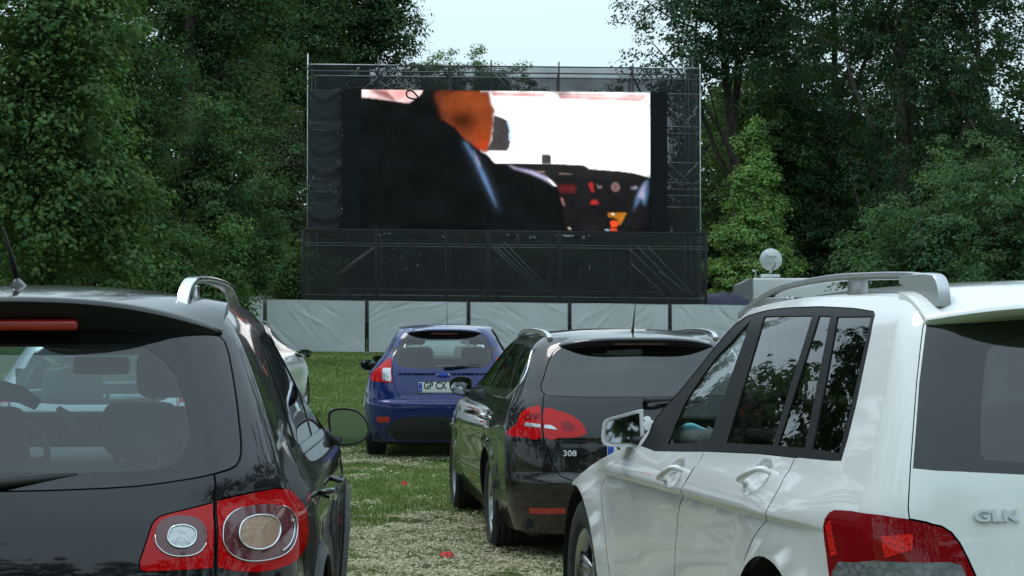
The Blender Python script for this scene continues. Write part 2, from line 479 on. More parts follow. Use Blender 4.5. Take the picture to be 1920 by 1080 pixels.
def peu_surf():
    keys = [(.19, .82, .12, .26, .10, 4.42, .5), (.38, .885, .03, .27, .12, 4.56, .6), (.58, .90, .0, .27, .13, 4.58, .65), (.72, .90, .015, .26, .13, 4.50, .7),
            (.84, .895, .05, .25, .13, 4.25, .7), (.92, .875, .085, .24, .13, 3.80, .6), (.98, .85, .115, .23, .13, 3.40, .45), (1.08, .80, .18, .22, .13, 3.10, .35), (1.20, .745, .26, .21, .13, 2.82, .3),
            (1.30, .69, .33, .20, .13, 2.58, .3), (1.37, .64, .385, .19, .13, 2.40, .3), (1.41, .585, .42, .19, .13, 2.28, .3)]
    def arc(x): return .10 * np.clip((x - 1.6) / 1.0, 0, 2) ** 2 + .025 * np.clip((1.1 - x) / 1.0, 0, 2) ** 2
    def disp(x, y, z):
        cz = .80 - .03 * (x - 1)
        side = .014 * sstep(cz - .05, cz, z) * (1 - sstep(cz + .01, cz + .09, z)) * sstep(.5, .9, x) * (1 - sstep(3.3, 3.6, x)) - .018 * hump(.58, .2, z) * sstep(1.3, 1.6, x) * (1 - sstep(3.0, 3.3, x))
        for ax in (.99, 3.72):
            r = np.hypot(x - ax, (z - .315))
            side = side + .015 * (1 - sstep(.375, .40, r)) + .014 * (1 - sstep(.36, .56, r))
        ay = np.abs(y)
        # the plate recess in the tailgate, and the bumper below it
        rec = sstep(.58, .62, z) * (1 - sstep(.76, .79, z)) * (1 - sstep(.52, .60, ay))
        rear = -.035 * rec + .05 * (1 - sstep(.52, .58, z)) * (1 - .0 * ay)
        return side, rear
    return Surf(keys, .96, taper_r=.06, taper_f=.07, xa=1.3, xb=3.1, length=4.58, bow_f=.4, arc=arc, disp=disp, zroof=1.455, spine=(.9, 1.9))


def fie_surf():
    keys = [(.20, .78, .12, .26, .08, 3.80, .5), (.38, .845, .02, .27, .10, 3.94, .55), (.56, .86, .0, .27, .11, 3.96, .6), (.72, .86, .02, .26, .11, 3.90, .65),
            (.84, .845, .055, .25, .11, 3.65, .6), (.93, .815, .09, .23, .10, 3.25, .5), (1.00, .765, .125, .21, .10, 2.98, .4), (1.10, .685, .20, .18, .08, 2.75, .3), (1.22, .605, .29, .16, .07, 2.48, .3),
            (1.32, .553, .365, .15, .06, 2.26, .28), (1.375, .51, .42, .15, .06, 2.10, .28), (1.40, .475, .445, .15, .06, 2.02, .28)]
    def arc(x): return .10 * np.clip((x - 1.4) / .9, 0, 2) ** 2 + .04 * np.clip((1.1 - x) / 1.0, 0, 2) ** 2
    def disp(x, y, z):
        side = .012 * sstep(.80, .83, z) * (1 - sstep(.84, .93, z)) * sstep(.5, .9, x) - .015 * hump(.55, .2, z) * sstep(1.1, 1.4, x) * (1 - sstep(2.6, 2.9, x))
        for ax in (.72, 3.21):
            r = np.hypot(x - ax, (z - .30))
            side = side + .014 * (1 - sstep(.35, .38, r)) + .012 * (1 - sstep(.34, .52, r))
        ay = np.abs(y)
        rec = sstep(.66, .69, z) * (1 - sstep(.90, .93, z)) * (1 - sstep(.42, .50, ay))
        rear = -.03 * rec + .05 * (1 - sstep(.60, .66, z)) - .02 * (1 - sstep(.40, .43, z))
        return side, rear
    return Surf(keys, .98, taper_r=.06, taper_f=.07, xa=1.2, xb=2.7, length=3.96, bow_f=.35, arc=arc, disp=disp, zroof=1.435, spine=(.85, 1.6))


GLK_POSE = (1.93, 5.95, -.188)
TIG_POSE = (-1.50, 5.83, -.047)
PEU_POSE = (.853, 12.9, -.116)
FIE_POSE = (-.724, 21.8, 0.0)
# surface outlines (p, v) of the cars, on the half that faces the camera
OUT = {
 'glk': {
  'arch': [(3.0028, 0.2278), (2.9132, 0.3082), (2.9197, 0.3387), (2.8647, 0.3223), (2.8418, 0.2478)],
  'seamF': [(2.8417, 0.3764), (2.8249, 0.2998), (2.8146, 0.2233), (2.8037, 0.1502)],
  'seamB': [(2.6122, 0.5784), (2.5942, 0.5341), (2.5512, 0.4954), (2.5169, 0.4177), (2.5155, 0.3695), (2.5241, 0.3218), (2.5286, 0.2787), (2.5323, 0.2357)],
  'seamR': [(2.2444, 0.6101), (2.2552, 0.5656), (2.2392, 0.5163), (2.2300, 0.4747), (2.2532, 0.4148), (2.2778, 0.3550), (2.2926, 0.3136)],
  'belt': [(2.8416, 0.5510), (2.6027, 0.5826), (2.3852, 0.6046), (2.2343, 0.6138), (2.1176, 0.6214)],
  'dlotop': [(2.1153, 0.9599), (2.2209, 0.9671), (2.3028, 0.9697), (2.3883, 0.9724), (2.4746, 0.9721), (2.5704, 0.9747), (2.7046, 0.9773), (2.9352, 0.9746)],
  'dloR': [(2.0884, 0.6248), (2.0836, 0.6760), (2.0839, 0.7109), (2.0838, 0.7460), (2.0851, 0.7831), (2.0864, 0.8204), (2.0887, 0.8580), (2.0913, 0.9029), (2.1001, 0.9505)],
  'g1': [(2.8083, 0.5774), (2.7981, 0.6539), (2.8305, 0.7423), (2.8426, 0.8066), (2.8379, 0.8595), (2.7967, 0.8946), (2.7711, 0.9526), (2.7166, 0.9026), (2.6880, 0.8568), (2.6674, 0.8160), (2.6514, 0.7758), (2.6359, 0.7357), (2.6185, 0.6921), (2.6075, 0.6492), (2.6118, 0.6068), (2.7091, 0.5927)],
  'g2': [(2.6918, 0.9579), (2.5830, 0.9501), (2.4880, 0.9466), (2.4021, 0.9460), (2.3840, 0.9078), (2.3738, 0.8718), (2.3654, 0.8361), (2.3596, 0.8008), (2.3549, 0.7657), (2.3497, 0.7307), (2.3399, 0.6805), (2.3365, 0.6306), (2.3979, 0.6251), (2.4624, 0.6194), (2.5302, 0.6134), (2.5293, 0.6529), (2.5398, 0.6928), (2.5550, 0.7331), (2.5704, 0.7738), (2.5878, 0.8177), (2.6107, 0.8623), (2.6405, 0.9075)],
  'g3': [(2.3693, 0.9461), (2.3099, 0.9448), (2.2879, 0.9017), (2.2736, 0.8611), (2.2617, 0.8211), (2.2524, 0.7816), (2.2437, 0.7453), (2.2346, 0.7094), (2.2263, 0.6737), (2.2206, 0.6383), (2.3160, 0.6318), (2.3174, 0.6821), (2.3245, 0.7326), (2.3287, 0.7673), (2.3325, 0.8021), (2.3374, 0.8372), (2.3445, 0.8725), (2.3532, 0.9082)],
  'g4': [(2.2781, 0.9434), (2.1980, 0.9447), (2.1196, 0.9471), (2.1121, 0.9095), (2.1100, 0.8741), (2.1077, 0.8389), (2.1059, 0.8032), (2.1048, 0.7678), (2.1031, 0.7326), (2.1034, 0.6868), (2.1045, 0.6413), (2.1952, 0.6389), (2.2000, 0.6747), (2.2073, 0.7107), (2.2150, 0.7469), (2.2223, 0.7834), (2.2316, 0.8221), (2.2433, 0.8614), (2.2572, 0.9012)],
  'gate': [(1.4958, 0.9495), (1.4610, 0.8974), (1.4371, 0.8512), (1.4186, 0.8050), (1.3914, 0.7592), (1.3670, 0.7135), (1.3498, 0.6683), (1.3397, 0.6241), (1.3266, 0.5861), (1.3043, 0.5485), (1.2840, 0.5255)],
  'glassL': [(1.4590, 0.9458), (1.4238, 0.9093), (1.4053, 0.8746), (1.3920, 0.8399), (1.3816, 0.8052), (1.3564, 0.7632), (1.3335, 0.7213), (1.3172, 0.6797), (1.3082, 0.6264)],
  'glassB': [(1.3076, 0.6253), (0.9045, 0.6201), (0.6367, 0.6124)],
  'frit': [(0.6475, 0.8997), (0.7565, 0.8972), (0.8082, 0.8902), (0.8294, 0.8740), (0.8307, 0.7949), (0.8252, 0.7142), (0.8207, 0.6574), (0.7976, 0.6440), (0.6347, 0.6378)],
  'lamp': [(2.0814, 0.4872), (2.0813, 0.5020), (2.0747, 0.5156), (2.0627, 0.5233), (2.0132, 0.5294), (1.6158, 0.5297), (1.2896, 0.5244), (1.1052, 0.5189), (0.9742, 0.5106), (0.9401, 0.4992), (0.9119, 0.4787), (0.8924, 0.4511), (0.8716, 0.4155), (2.0594, 0.3861), (2.0673, 0.4282), (2.0788, 0.4650)],
  'lampclear': [(2.0361, 0.4230), (1.6855, 0.4406), (0.9649, 0.4434), (0.9246, 0.4361), (0.9105, 0.4167), (2.0295, 0.3956)],
  'lampbright': [(1.5927, 0.4885), (1.2426, 0.4970), (1.2715, 0.4663), (1.5573, 0.4478)],
  'lampstrip': [(2.0750, 0.4885), (2.0645, 0.5017), (2.0406, 0.4350), (2.0556, 0.4290)],
  'badge': [(0.8412, 0.5315), (0.8434, 0.5119), (0.6401, 0.5107)],
  'handF': [(2.6246, 0.4784), (2.6288, 0.5382)],
  'handR': [(2.3804, 0.5308), (2.3089, 0.5894)],
 },
 'tig': {
  'glassR': [(1.6142, 0.9090), (1.6068, 0.8781), (1.5504, 0.8110), (1.4927, 0.7391), (1.4496, 0.6803), (1.4275, 0.6596), (1.3968, 0.6439), (1.3527, 0.6319), (1.2883, 0.6249)],
  'glassB': [(1.1686, 0.6173), (0.9962, 0.6087), (0.8499, 0.5999), (0.7529, 0.5951), (0.6012, 0.5917), (0.3419, 0.5885), (0.0776, 0.5872)],
  'frit': [(0.9466, 0.8801), (1.0230, 0.8408), (1.0467, 0.7681), (1.0300, 0.7086), (0.9844, 0.6737), (0.9197, 0.6419), (0.8128, 0.6290), (0.5808, 0.6248), (0.0654, 0.6267)],
  'seam': [(1.1644, 0.6151), (1.2481, 0.5594), (1.2362, 0.4961), (1.2380, 0.4186)],
  'lampi': [(1.2364, 0.5574), (1.0877, 0.5459), (0.9960, 0.5393), (0.9379, 0.5334), (0.8975, 0.5211), (0.8735, 0.5005), (0.8446, 0.4699), (0.8234, 0.4447), (0.8267, 0.4335), (0.8598, 0.4281), (1.0412, 0.4295), (1.2159, 0.4305)],
  'lampo': [(1.2598, 0.5613), (1.3673, 0.5678), (1.5211, 0.5742), (1.7018, 0.5766), (1.8197, 0.5724), (2.0024, 0.5568), (2.0515, 0.5267), (2.0867, 0.4916), (2.0883, 0.4568), (2.0608, 0.4378), (2.0000, 0.4269), (1.7777, 0.4182), (1.6135, 0.4136), (1.4896, 0.4139), (1.3490, 0.4207), (1.2435, 0.4309)],
  'ringi': [(0.9056, 0.4900), (0.9210, 0.5158), (0.9793, 0.5310), (1.0693, 0.5334), (1.1476, 0.5260), (1.1853, 0.5023), (1.1793, 0.4785), (1.1365, 0.4608), (1.0554, 0.4548), (0.9681, 0.4598), (0.9215, 0.4734)],
  'lensi': [(0.9693, 0.4926), (0.9855, 0.5069), (1.0317, 0.5138), (1.0823, 0.5123), (1.1190, 0.5034), (1.1228, 0.4899), (1.1009, 0.4768), (1.0556, 0.4712), (1.0044, 0.4738), (0.9768, 0.4822)],
  'ringo': [(1.2761, 0.4920), (1.2915, 0.5158), (1.3556, 0.5356), (1.4765, 0.5453), (1.6450, 0.5428), (1.8116, 0.5282), (1.8961, 0.5038), (1.8915, 0.4767), (1.8134, 0.4523), (1.6861, 0.4385), (1.5271, 0.4346), (1.3985, 0.4399), (1.3155, 0.4558), (1.2809, 0.4743)],
  'lenso': [(1.3706, 0.4949), (1.3959, 0.5132), (1.4643, 0.5230), (1.5621, 0.5224), (1.6383, 0.5136), (1.6712, 0.4975), (1.6569, 0.4787), (1.5988, 0.4626), (1.5073, 0.4572), (1.4228, 0.4641), (1.3787, 0.4779)],
  'dlo': [(2.3729, 0.9441), (2.2145, 0.8991), (2.1490, 0.8356), (2.1211, 0.7415), (2.1032, 0.6550)],
  'dlot': [(2.3729, 0.9441), (2.6782, 0.9639), (3.0028, 0.9620)],
  'hand': [(2.5073, 0.4151), (2.7216, 0.4089)],
  'pil': [(2.4392, 0.9435), (2.1230, 0.7351), (2.1321, 0.6535)],
  'rail': [(1.3019, 1.0000), (1.3868, 1.0000)],
  'antenna': [(0.0142, 1.0000)],
 },
 'peu': {
  'glassL': [(1.2688, 0.9041), (1.2948, 0.8438), (1.2839, 0.7709), (1.2978, 0.7221), (1.2595, 0.6937), (1.1837, 0.6769)],
  'glassB': [(1.0888, 0.6687), (0.8769, 0.6635), (0.6444, 0.6610), (0.2938, 0.6610), (0.0000, 0.6631)],
  'gate': [(1.1827, 0.6567), (1.1532, 0.6144), (1.1090, 0.5101), (1.1118, 0.4557), (1.0799, 0.4216), (1.0341, 0.3628), (0.9871, 0.3136), (0.9276, 0.2828), (0.8350, 0.2671), (0.6712, 0.2626)],
  'lampo': [(1.1818, 0.6033), (1.3161, 0.6051), (1.4539, 0.5903), (1.5370, 0.5627), (1.5576, 0.5314), (1.6179, 0.5103), (1.7536, 0.4908), (1.8458, 0.4720), (1.6795, 0.4593), (1.4071, 0.4580), (1.1364, 0.4580)],
  'lampi': [(1.1133, 0.5982), (0.9320, 0.5879), (0.7912, 0.5670), (0.6801, 0.5286), (0.6346, 0.4912), (0.6483, 0.4739), (0.7421, 0.4615), (0.9038, 0.4588), (1.0858, 0.4583)],
  'lampw': [(1.3993, 0.5281), (1.2683, 0.5242), (1.1442, 0.5200), (1.1437, 0.5050), (1.2656, 0.5066), (1.4132, 0.5102)],
  'lampw2': [(1.0831, 0.5178), (0.9918, 0.5180), (0.9493, 0.5081), (0.9239, 0.4957), (0.9717, 0.4981), (1.0835, 0.5027)],
  'lampd': [(0.8851, 0.5309), (0.8100, 0.5361), (0.7557, 0.5185), (0.7469, 0.4960), (0.8228, 0.4909), (0.8748, 0.5033)],
  'lampd2': [(1.4285, 0.5613), (1.3097, 0.5729), (1.1796, 0.5712), (1.1684, 0.5452), (1.2938, 0.5444), (1.4237, 0.5380)],
  'dlo': [(1.5866, 0.8857), (1.4845, 0.7980), (1.5497, 0.7254), (1.8049, 0.6740), (2.2765, 0.6493), (2.5751, 0.6339)],
  'dlot': [(1.6378, 0.8942), (2.1019, 0.9344), (2.6434, 0.9638), (3.1142, 1.0000), (3.0028, 0.8866)],
  'pane': [(2.2903, 0.9117), (2.1185, 0.6851)],
  'seamB': [(2.5321, 0.4896), (2.5326, 0.2804), (2.5479, 0.1137)],
  'arch': [(2.1379, 0.3647), (2.1579, 0.2715), (2.2038, 0.1104), (2.0667, 0.2760), (2.0354, 0.1096), (2.0278, 0.0541), (1.8833, 0.0441)],
  'bump': [(1.8833, 0.0441), (0.9313, 0.0634)],
  'refl': [(1.4069, 0.1311), (0.9062, 0.1352), (0.9138, 0.1081), (1.4261, 0.1006)],
  'badge': [(0.8847, 0.3615), (0.8791, 0.3861), (0.7092, 0.3617)],
  'plate': [(0.4644, 0.4160), (0.4706, 0.3741)],
  'brake': [(0.3650, 0.9232), (0.0000, 0.9328)],
 },
 'fie': {
  'glass': [(1.5663, 0.8208), (1.2743, 0.7587), (1.0136, 0.6688), (0.8907, 0.6244), (0.7467, 0.6034), (0.3231, 0.5937), (0.0000, 0.5938)],
  'lamp': [(1.5162, 0.7402), (1.3778, 0.6558), (1.3959, 0.5756), (1.4133, 0.5155), (1.3263, 0.4988), (0.9373, 0.4749), (0.9325, 0.5090), (1.0351, 0.6028), (1.3155, 0.7022)],
  'refl': [(1.4550, 0.2020), (0.9699, 0.2107), (1.0124, 0.1769), (1.4193, 0.1639)],
  'plate': [(0.4385, 0.4751), (0.4350, 0.3959)],
  'badge': [(0.1007, 0.5136)],
  'seam': [(0.7904, 0.4874), (0.7368, 0.3627), (0.6064, 0.3350), (0.0037, 0.3316)],
  'black': [(0.9211, 0.1984), (0.7138, 0.2116), (0.0022, 0.2125)],
 },
}
# ---------------------------------------------------------------- building a car from its surface
FX = [0, .65, 1.05, 3.65, 4.25, 4.75]


def flat(q):
    return (float(np.interp(q[0], [0, 1, 2, 3, 4, 5], FX)), q[1] * 1.5)


def densify(pts, step=.035, closed=True):
    out = []
    n = len(pts)
    for i in range(n if closed else n - 1):
        a = pts[i]; b = pts[(i + 1) % n]
        k = max(1, int(math.hypot(b[0] - a[0], b[1] - a[1]) / step))
        for j in range(k): out.append((a[0] + (b[0] - a[0]) * j / k, a[1] + (b[1] - a[1]) * j / k))
    if not closed: out.append(pts[-1])
    return out


def curve(pts, closed=True, k=4):
    """Catmull-Rom through the points"""
    n = len(pts); out = []
    P = [np.array(p, float) for p in pts]
    for i in range(n if closed else n - 1):
        a, b = P[i], P[(i + 1) % n]
        p0 = P[i - 1] if (closed or i > 0) else a; p3 = P[(i + 2) % n] if (closed or i < n - 2) else b
        for j in range(k):
            t = j / k
            q = .5 * (2 * a + (b - p0) * t + (2 * p0 - 5 * a + 4 * b - p3) * t * t + (3 * a - p0 - 3 * b + p3) * t ** 3)
            out.append(tuple(q))
    if not closed: out.append(tuple(P[-1]))
    return out


def fillet(pts, r, k=4):
    """round the corners of a polygon; r a number or a list"""
    out = []; n = len(pts)
    for i in range(n):
        p = np.array(pts[i], float); a = np.array(pts[i - 1], float); b = np.array(pts[(i + 1) % n], float)
        ri = r[i] if hasattr(r, '__len__') else r
        la = np.linalg.norm(a - p); lb = np.linalg.norm(b - p); q = min(ri, .45 * la, .45 * lb)
        if q < 1e-4: out.append(tuple(p)); continue
        s = p + (a - p) / la * q; e = p + (b - p) / lb * q
        for j in range(k + 1):
            t = j / k; out.append(tuple((1 - t) ** 2 * s + 2 * t * (1 - t) * p + t * t * e))
    return out


def strip(pts, w, closed=False):
    """thin polygon round a line, in flat coordinates"""
    P = [np.array(p, float) for p in pts]; n = len(P); L = []; Rr = []
    for i in range(n):
        d = P[min(i + 1, n - 1)] - P[max(i - 1, 0)]; d /= max(np.linalg.norm(d), 1e-9); m = np.array([-d[1], d[0]]) * w / 2
        L.append(tuple(P[i] + m)); Rr.append(tuple(P[i] - m))
    return L + Rr[::-1]


def set_normals(me, N):
    me.polygons.foreach_set('use_smooth', np.ones(len(me.polygons), bool))
    me.normals_split_custom_set(N)


class Car:
    def __init__(s, name, S, pose, inner='inner_dark'):
        s.S = S; s.root = empty(name, (pose[0], pose[1], 0), math.pi / 2 - pose[2]); s.parts = {}; s.regs = []; s.inner = inner
    def reg(s, name, poly, mat, off=0., thick=.014, split=True, parent=None, glass=False, hole=False, key=None, inner=None, label=None):
        """poly in flat coordinates"""
        s.regs.append(dict(name=name, poly=poly, mat=mat, off=off, thick=thick, split=split, parent=parent, glass=glass, hole=hole, key=key or name, inner=inner or s.inner, label=label))
    def hole(s, poly): s.reg('hole', poly, None, hole=True)
    def seam(s, pts, w=.005): s.hole(strip(densify(pts, .03, False), w))
    def px(s, pts): return [flat(q) for q in pts]
    def sd(s, pts): return [flat(s.S.side(*q)) for q in pts]
    def rr(s, pts): return [flat(s.S.rear(*q)) for q in pts]
    def arch(s, ax, az, r, ring=None):
        pts = []
        for i in range(33):
            a = R(-28 + (180 + 56) * i / 32)
            x, z = ax + r * math.cos(a), az + r * math.sin(a)
            pts.append((x, max(z, s.S.cols[0][0] + .0005)))
        return s.sd(pts)
    def build(s, body_mat, nv=34, lines=(), fine=()):
        S = s.S
        coords = []; index = {}
        def add(q):
            k = (round(q[0], 5), round(q[1], 5))
            if k not in index: index[k] = len(coords); coords.append(Vector(k))
            return index[k]
        ps = np.concatenate([np.linspace(0, 1, 15), np.linspace(1, 2, 17)[1:], np.linspace(2, 3, 56)[1:], np.linspace(3, 4, 12)[1:], np.linspace(4, 5, 8)[1:]])
        vs = np.linspace(0, 1, nv)
        edges = []; faces = []
        outer = [flat((p, 0)) for p in ps] + [flat((5, v)) for v in vs[1:]] + [flat((p, 1)) for p in ps[::-1][1:]] + [flat((0, v)) for v in vs[::-1][1:-1]]
        oi = [add(q) for q in outer]; edges += [(oi[i - 1], oi[i]) for i in range(len(oi))]
        for p in ps:
            for v in vs: add(flat((p, v)))
        for q in fine: add(q)
        for r in s.regs:
            poly = densify(r['poly'], .03)
            ids = []
            for q in poly:
                i = add((min(max(q[0], 0), FX[-1]), min(max(q[1], 0), 1.5)))
                if not ids or ids[-1] != i: ids.append(i)
            if ids[0] == ids[-1]: ids.pop()
            edges += [(ids[i - 1], ids[i]) for i in range(len(ids))]
            r['ids'] = ids
        for ln in lines:
            d = densify(ln, .03, False)
            for a, b in zip(d[:-1], d[1:]): edges.append((add(a), add(b)))
        V2, _, T, _, _, OF = geometry.delaunay_2d_cdt(coords, edges, [], 0, 1e-6, True)
        V2 = np.array([(v.x, v.y) for v in V2]); T = np.array(T)
        pv = np.interp(V2[:, 0], FX, [0, 1, 2, 3, 4, 5]); vv = np.clip(V2[:, 1] / 1.5, 0, 1)
        P = S.pos(pv, vv); N = S.normal(pv, vv)
        cen = V2[T].mean(1); own = np.zeros(len(T), int)
        for k, r in enumerate(s.regs):
            pl = np.array([coords[i] for i in r['ids']]); ins = np.zeros(len(T), bool)
            for (x0, y0), (x1, y1) in zip(pl, np.roll(pl, -1, 0)):
                if y0 == y1: continue
                ins ^= ((y0 > cen[:, 1]) != (y1 > cen[:, 1])) & (cen[:, 0] < (x1 - x0) * (cen[:, 1] - y0) / (y1 - y0) + x0)
            own[ins] = k + 1
        ar = V2[T]; ar = np.abs(np.cross(ar[:, 1] - ar[:, 0], ar[:, 2] - ar[:, 0])); T = T[ar > 1e-11]; own = own[ar > 1e-11]
        all_regs = [dict(name='body', mat=body_mat, off=0., thick=.014, split=False, parent=None, glass=False, hole=False, key='body', inner=s.inner, label=None)] + s.regs
        # regions that share a key and a name are one part
        for k, r in enumerate(all_regs):
            if r['hole']: continue
            tr = T[own == k]
            if not len(tr): continue
            a = P[tr[:, 1]] - P[tr[:, 0]]; b = P[tr[:, 2]] - P[tr[:, 0]]
            fl = (np.cross(a, b) * N[tr[:, 0]]).sum(-1) < 0
            tr[fl] = tr[fl][:, ::-1]
            s.panel(r, tr, P, N, pv)
        s.roof(body_mat)
    def panel(s, r, tr, P, N, pv):
        use, t2 = np.unique(tr, return_inverse=True); t2 = t2.reshape(tr.shape)
        p = P[use] + N[use] * r['off']; n = N[use]; q = pv[use]
        # free edges
        E = {}
        for t in t2:
            for i in range(3):
                a, b = int(t[i]), int(t[(i + 1) % 3]); E.setdefault((min(a, b), max(a, b)), []).append((a, b))
        rim = [e[0] for e in E.values() if len(e) == 1 and not (q[e[0][0]] < 1e-4 and q[e[0][1]] < 1e-4) and not (q[e[0][0]] > 4.999 and q[e[0][1]] > 4.999)]
        halves = []
        for sg in (1, -1):
            m = np.array([1, sg, 1.])
            V = [p * m]; NN = []; F = [t2 if sg > 0 else t2[:, ::-1]]; mi = [np.zeros(len(t2), int)]
            LN = [(n * m)[F[0].ravel()]]
            quads = None
            if not r['glass']:
                k = len(p)
                V.append((p - n * r['thick']) * m)
                fi = (t2[:, ::-1] if sg > 0 else t2) + k
                F.append(fi); mi.append(np.ones(len(fi), int)); LN.append(-(n * m)[fi.ravel() - k])
                if rim:
                    rm = np.array(rim)
                    qd = np.stack([rm[:, 1], rm[:, 0], rm[:, 0] + k, rm[:, 1] + k], 1)
                    if sg < 0: qd = qd[:, ::-1]
                    VV = np.concatenate(V)
                    nn = np.cross(VV[qd[:, 1]] - VV[qd[:, 0]], VV[qd[:, 2]] - VV[qd[:, 0]])
                    nn /= np.maximum(np.linalg.norm(nn, axis=1, keepdims=True), 1e-12)
                    quads = (qd, np.repeat(nn, 4, 0))
            halves.append((np.concatenate(V), F, mi, LN, quads))
        def make(hs, nm):
            V = np.concatenate([h[0] for h in hs]); Fl = []; mi = []; LN = []; k = 0
            for h in hs:
                for f, m_, l_ in zip(h[1], h[2], h[3]):
                    Fl += [tuple(t + k) for t in f]; mi += list(m_); LN.append(l_)
                if h[4] is not None:
                    Fl += [tuple(t + k) for t in h[4][0]]; mi += [1] * len(h[4][0]); LN.append(h[4][1])
                k += len(h[0])
            me = bpy.data.meshes.new(nm)
            me.from_pydata(V.tolist(), [], [tuple(map(int, f)) for f in Fl])
            me.polygons.foreach_set('material_index', np.array(mi, np.int32))
            set_normals(me, np.concatenate(LN).astype(np.float32))
            return me
        for side, hs in ((('L', halves[:1]), ('R', halves[1:])) if r['split'] else (('C', halves),)):
            par = s.root
            if r['parent']: par = s.parts.get((r['parent'], side)) or s.parts.get((r['parent'], 'C')) or s.root
            o = link(r['name'], make(hs, r['name']), par, [r['mat']] + ([] if r['glass'] else [r['inner']]))
            if r['label']: o['label'] = r['label']
            s.parts[(r['key'], side)] = o
    def roof(s, mat, n=14):
        S = s.S; ps = np.concatenate([np.linspace(0, 1, 11), np.linspace(1, 2, 9)[1:], np.linspace(2, 3, 40)[1:], np.linspace(3, 4, 9)[1:], np.linspace(4, 5, 9)[1:]])
        ts = np.linspace(0, 1, n) ** 1.4
        pp, tt = np.meshgrid(ps, ts, indexing='ij')
        A = S.roofpos(pp, tt); e = 2e-3
        du = S.roofpos(np.minimum(pp + e, 5), tt) - S.roofpos(np.maximum(pp - e, 0), tt)
        t1 = np.minimum(tt + e, .98); t0 = np.maximum(np.minimum(tt, .96) - e, 0)
        dv = S.roofpos(pp, t1) - S.roofpos(pp, t0)
        Nn = np.cross(dv, du); Nn /= np.maximum(np.linalg.norm(Nn, axis=-1, keepdims=True), 1e-12)
        nb = S.normal(ps, np.full(len(ps), .999))
        wb = (np.clip(1 - tt / .12, 0, 1) * .6)[..., None]
        Nn = Nn * (1 - wb) + nb[:, None, :] * wb
        Nn[:, -1, 1] = 0; Nn[-1, :, 1] = 0; Nn[0, :, 1] = 0
        Nn /= np.maximum(np.linalg.norm(Nn, axis=-1, keepdims=True), 1e-12)
        npp, nt_ = pp.shape
        F = []; V = []; L = []
        for sg in (1, -1):
            k = len(V) * npp * nt_
            V.append((A * np.array([1, sg, 1])).reshape(-1, 3)); nn = (Nn * np.array([1, sg, 1])).reshape(-1, 3)
            idx = np.arange(npp * nt_).reshape(npp, nt_)
            q = np.stack([idx[:-1, :-1], idx[:-1, 1:], idx[1:, 1:], idx[1:, :-1]], -1).reshape(-1, 4)
            if sg > 0: q = q[:, ::-1]
            q = q[:, ::-1]
            F.append(q + k); L.append(nn[q.ravel()])
        me = bpy.data.meshes.new('roof'); me.from_pydata(np.concatenate(V).tolist(), [], np.concatenate(F).tolist())
        set_normals(me, np.concatenate(L).astype(np.float32))
        s.parts[('roof', 'C')] = link('roof', me, s.root, [mat])
        # lining under it
        B = A.copy(); B[..., 2] -= .03; B[..., :2] = (B[..., :2] - np.array([1.4, 0])) * .985 + np.array([1.4, 0])
        Vl = []; Fl = []
        for sg in (1, -1):
            k = len(Vl); Vl += (B * np.array([1, sg, 1])).reshape(-1, 3).tolist()
            Fl += (q + k).tolist()
        mesh('headliner', Vl, Fl, 'fabric_dark', s.parts[('roof', 'C')])
    def roof_z(s, x, y):
        """height of the roof skin at a point"""
        S = s.S
        best = None
        ps = np.linspace(0, 5, 120); ts = np.linspace(0, 1, 50)
        if not hasattr(s, '_rg'):
            pp, tt = np.meshgrid(ps, ts, indexing='ij'); s._rg = S.roofpos(pp, tt).reshape(-1, 3)
        g = s._rg; d = (g[:, 0] - x) ** 2 + (g[:, 1] - abs(y)) ** 2
        i = np.argsort(d)[:6]; wgt = 1 / (d[i] + 1e-6)
        return float((g[i, 2] * wgt).sum() / wgt.sum())
    def at(s, q, side=1, off=0.):
        """flat point -> car point, normal"""
        p = np.interp(q[0], FX, [0, 1, 2, 3, 4, 5]); v = q[1] / 1.5
        m = np.array([1, side, 1]); n = s.S.normal(p, v)
        return Vector((s.S.pos(p, v) + n * off) * m), Vector(n * m)
    def ring(s, name, poly, r, mat, parent, side=1, off=.004, closed=True, sq=1.):
        pts = [s.at(q, side, off)[0] for q in densify(poly, .012, closed)]
        return tube(name, pts, r, mat, parent, n=6, closed=closed)
    # ------------------------------------------------ running gear, cabin
    def under(s, x0, x1, z, w, mat='plastic_black'):
        rbox('underbody', ((x0 + x1) / 2, 0, z), (x1 - x0, w, .10), mat, s.root, .03)
    def wheel(s, x, y, r, width, rim_r, spokes=5, mat='rim_alloy', steer=0.):
        sg = 1 if y > 0 else -1
        par = empty('wheel', (x, y, r)); par.parent = s.root
        if steer: par.rotation_euler = (0, 0, steer)
        hw = width / 2
        prof = [(-hw * .80, rim_r - .012), (-hw * .97, rim_r + .02), (-hw * 1.02, (rim_r + r) / 2), (-hw * .95, r - .035), (-hw * .86, r - .012), (-hw * .78, r - .003)]
        ng = 4
        for g in range(ng):                                    # tread grooves
            c = -hw * .78 + (g + .5) * (2 * hw * .78) / ng
            for o, d in ((-.016, 0.), (-.006, 0.), (-.005, .009), (.005, .009), (.006, 0.), (.016, 0.)): prof.append((c + o, r - d))
        prof += [(hw * .78, r - .003), (hw * .86, r - .012), (hw * .95, r - .035), (hw * 1.02, (rim_r + r) / 2), (hw * .97, rim_r + .02), (hw * .80, rim_r - .012)]
        V, F = lathe_vf(prof, 56); mesh('tyre', V, [f[::-1] for f in F], 'tyre', par)
        # rim barrel + lip + spokes
        rim = [(hw * .80, rim_r + .004), (hw * .86, rim_r - .006), (hw * .80, rim_r - .022), (hw * .3, rim_r - .035), (-hw * .8, rim_r - .03), (-hw * .82, rim_r)]
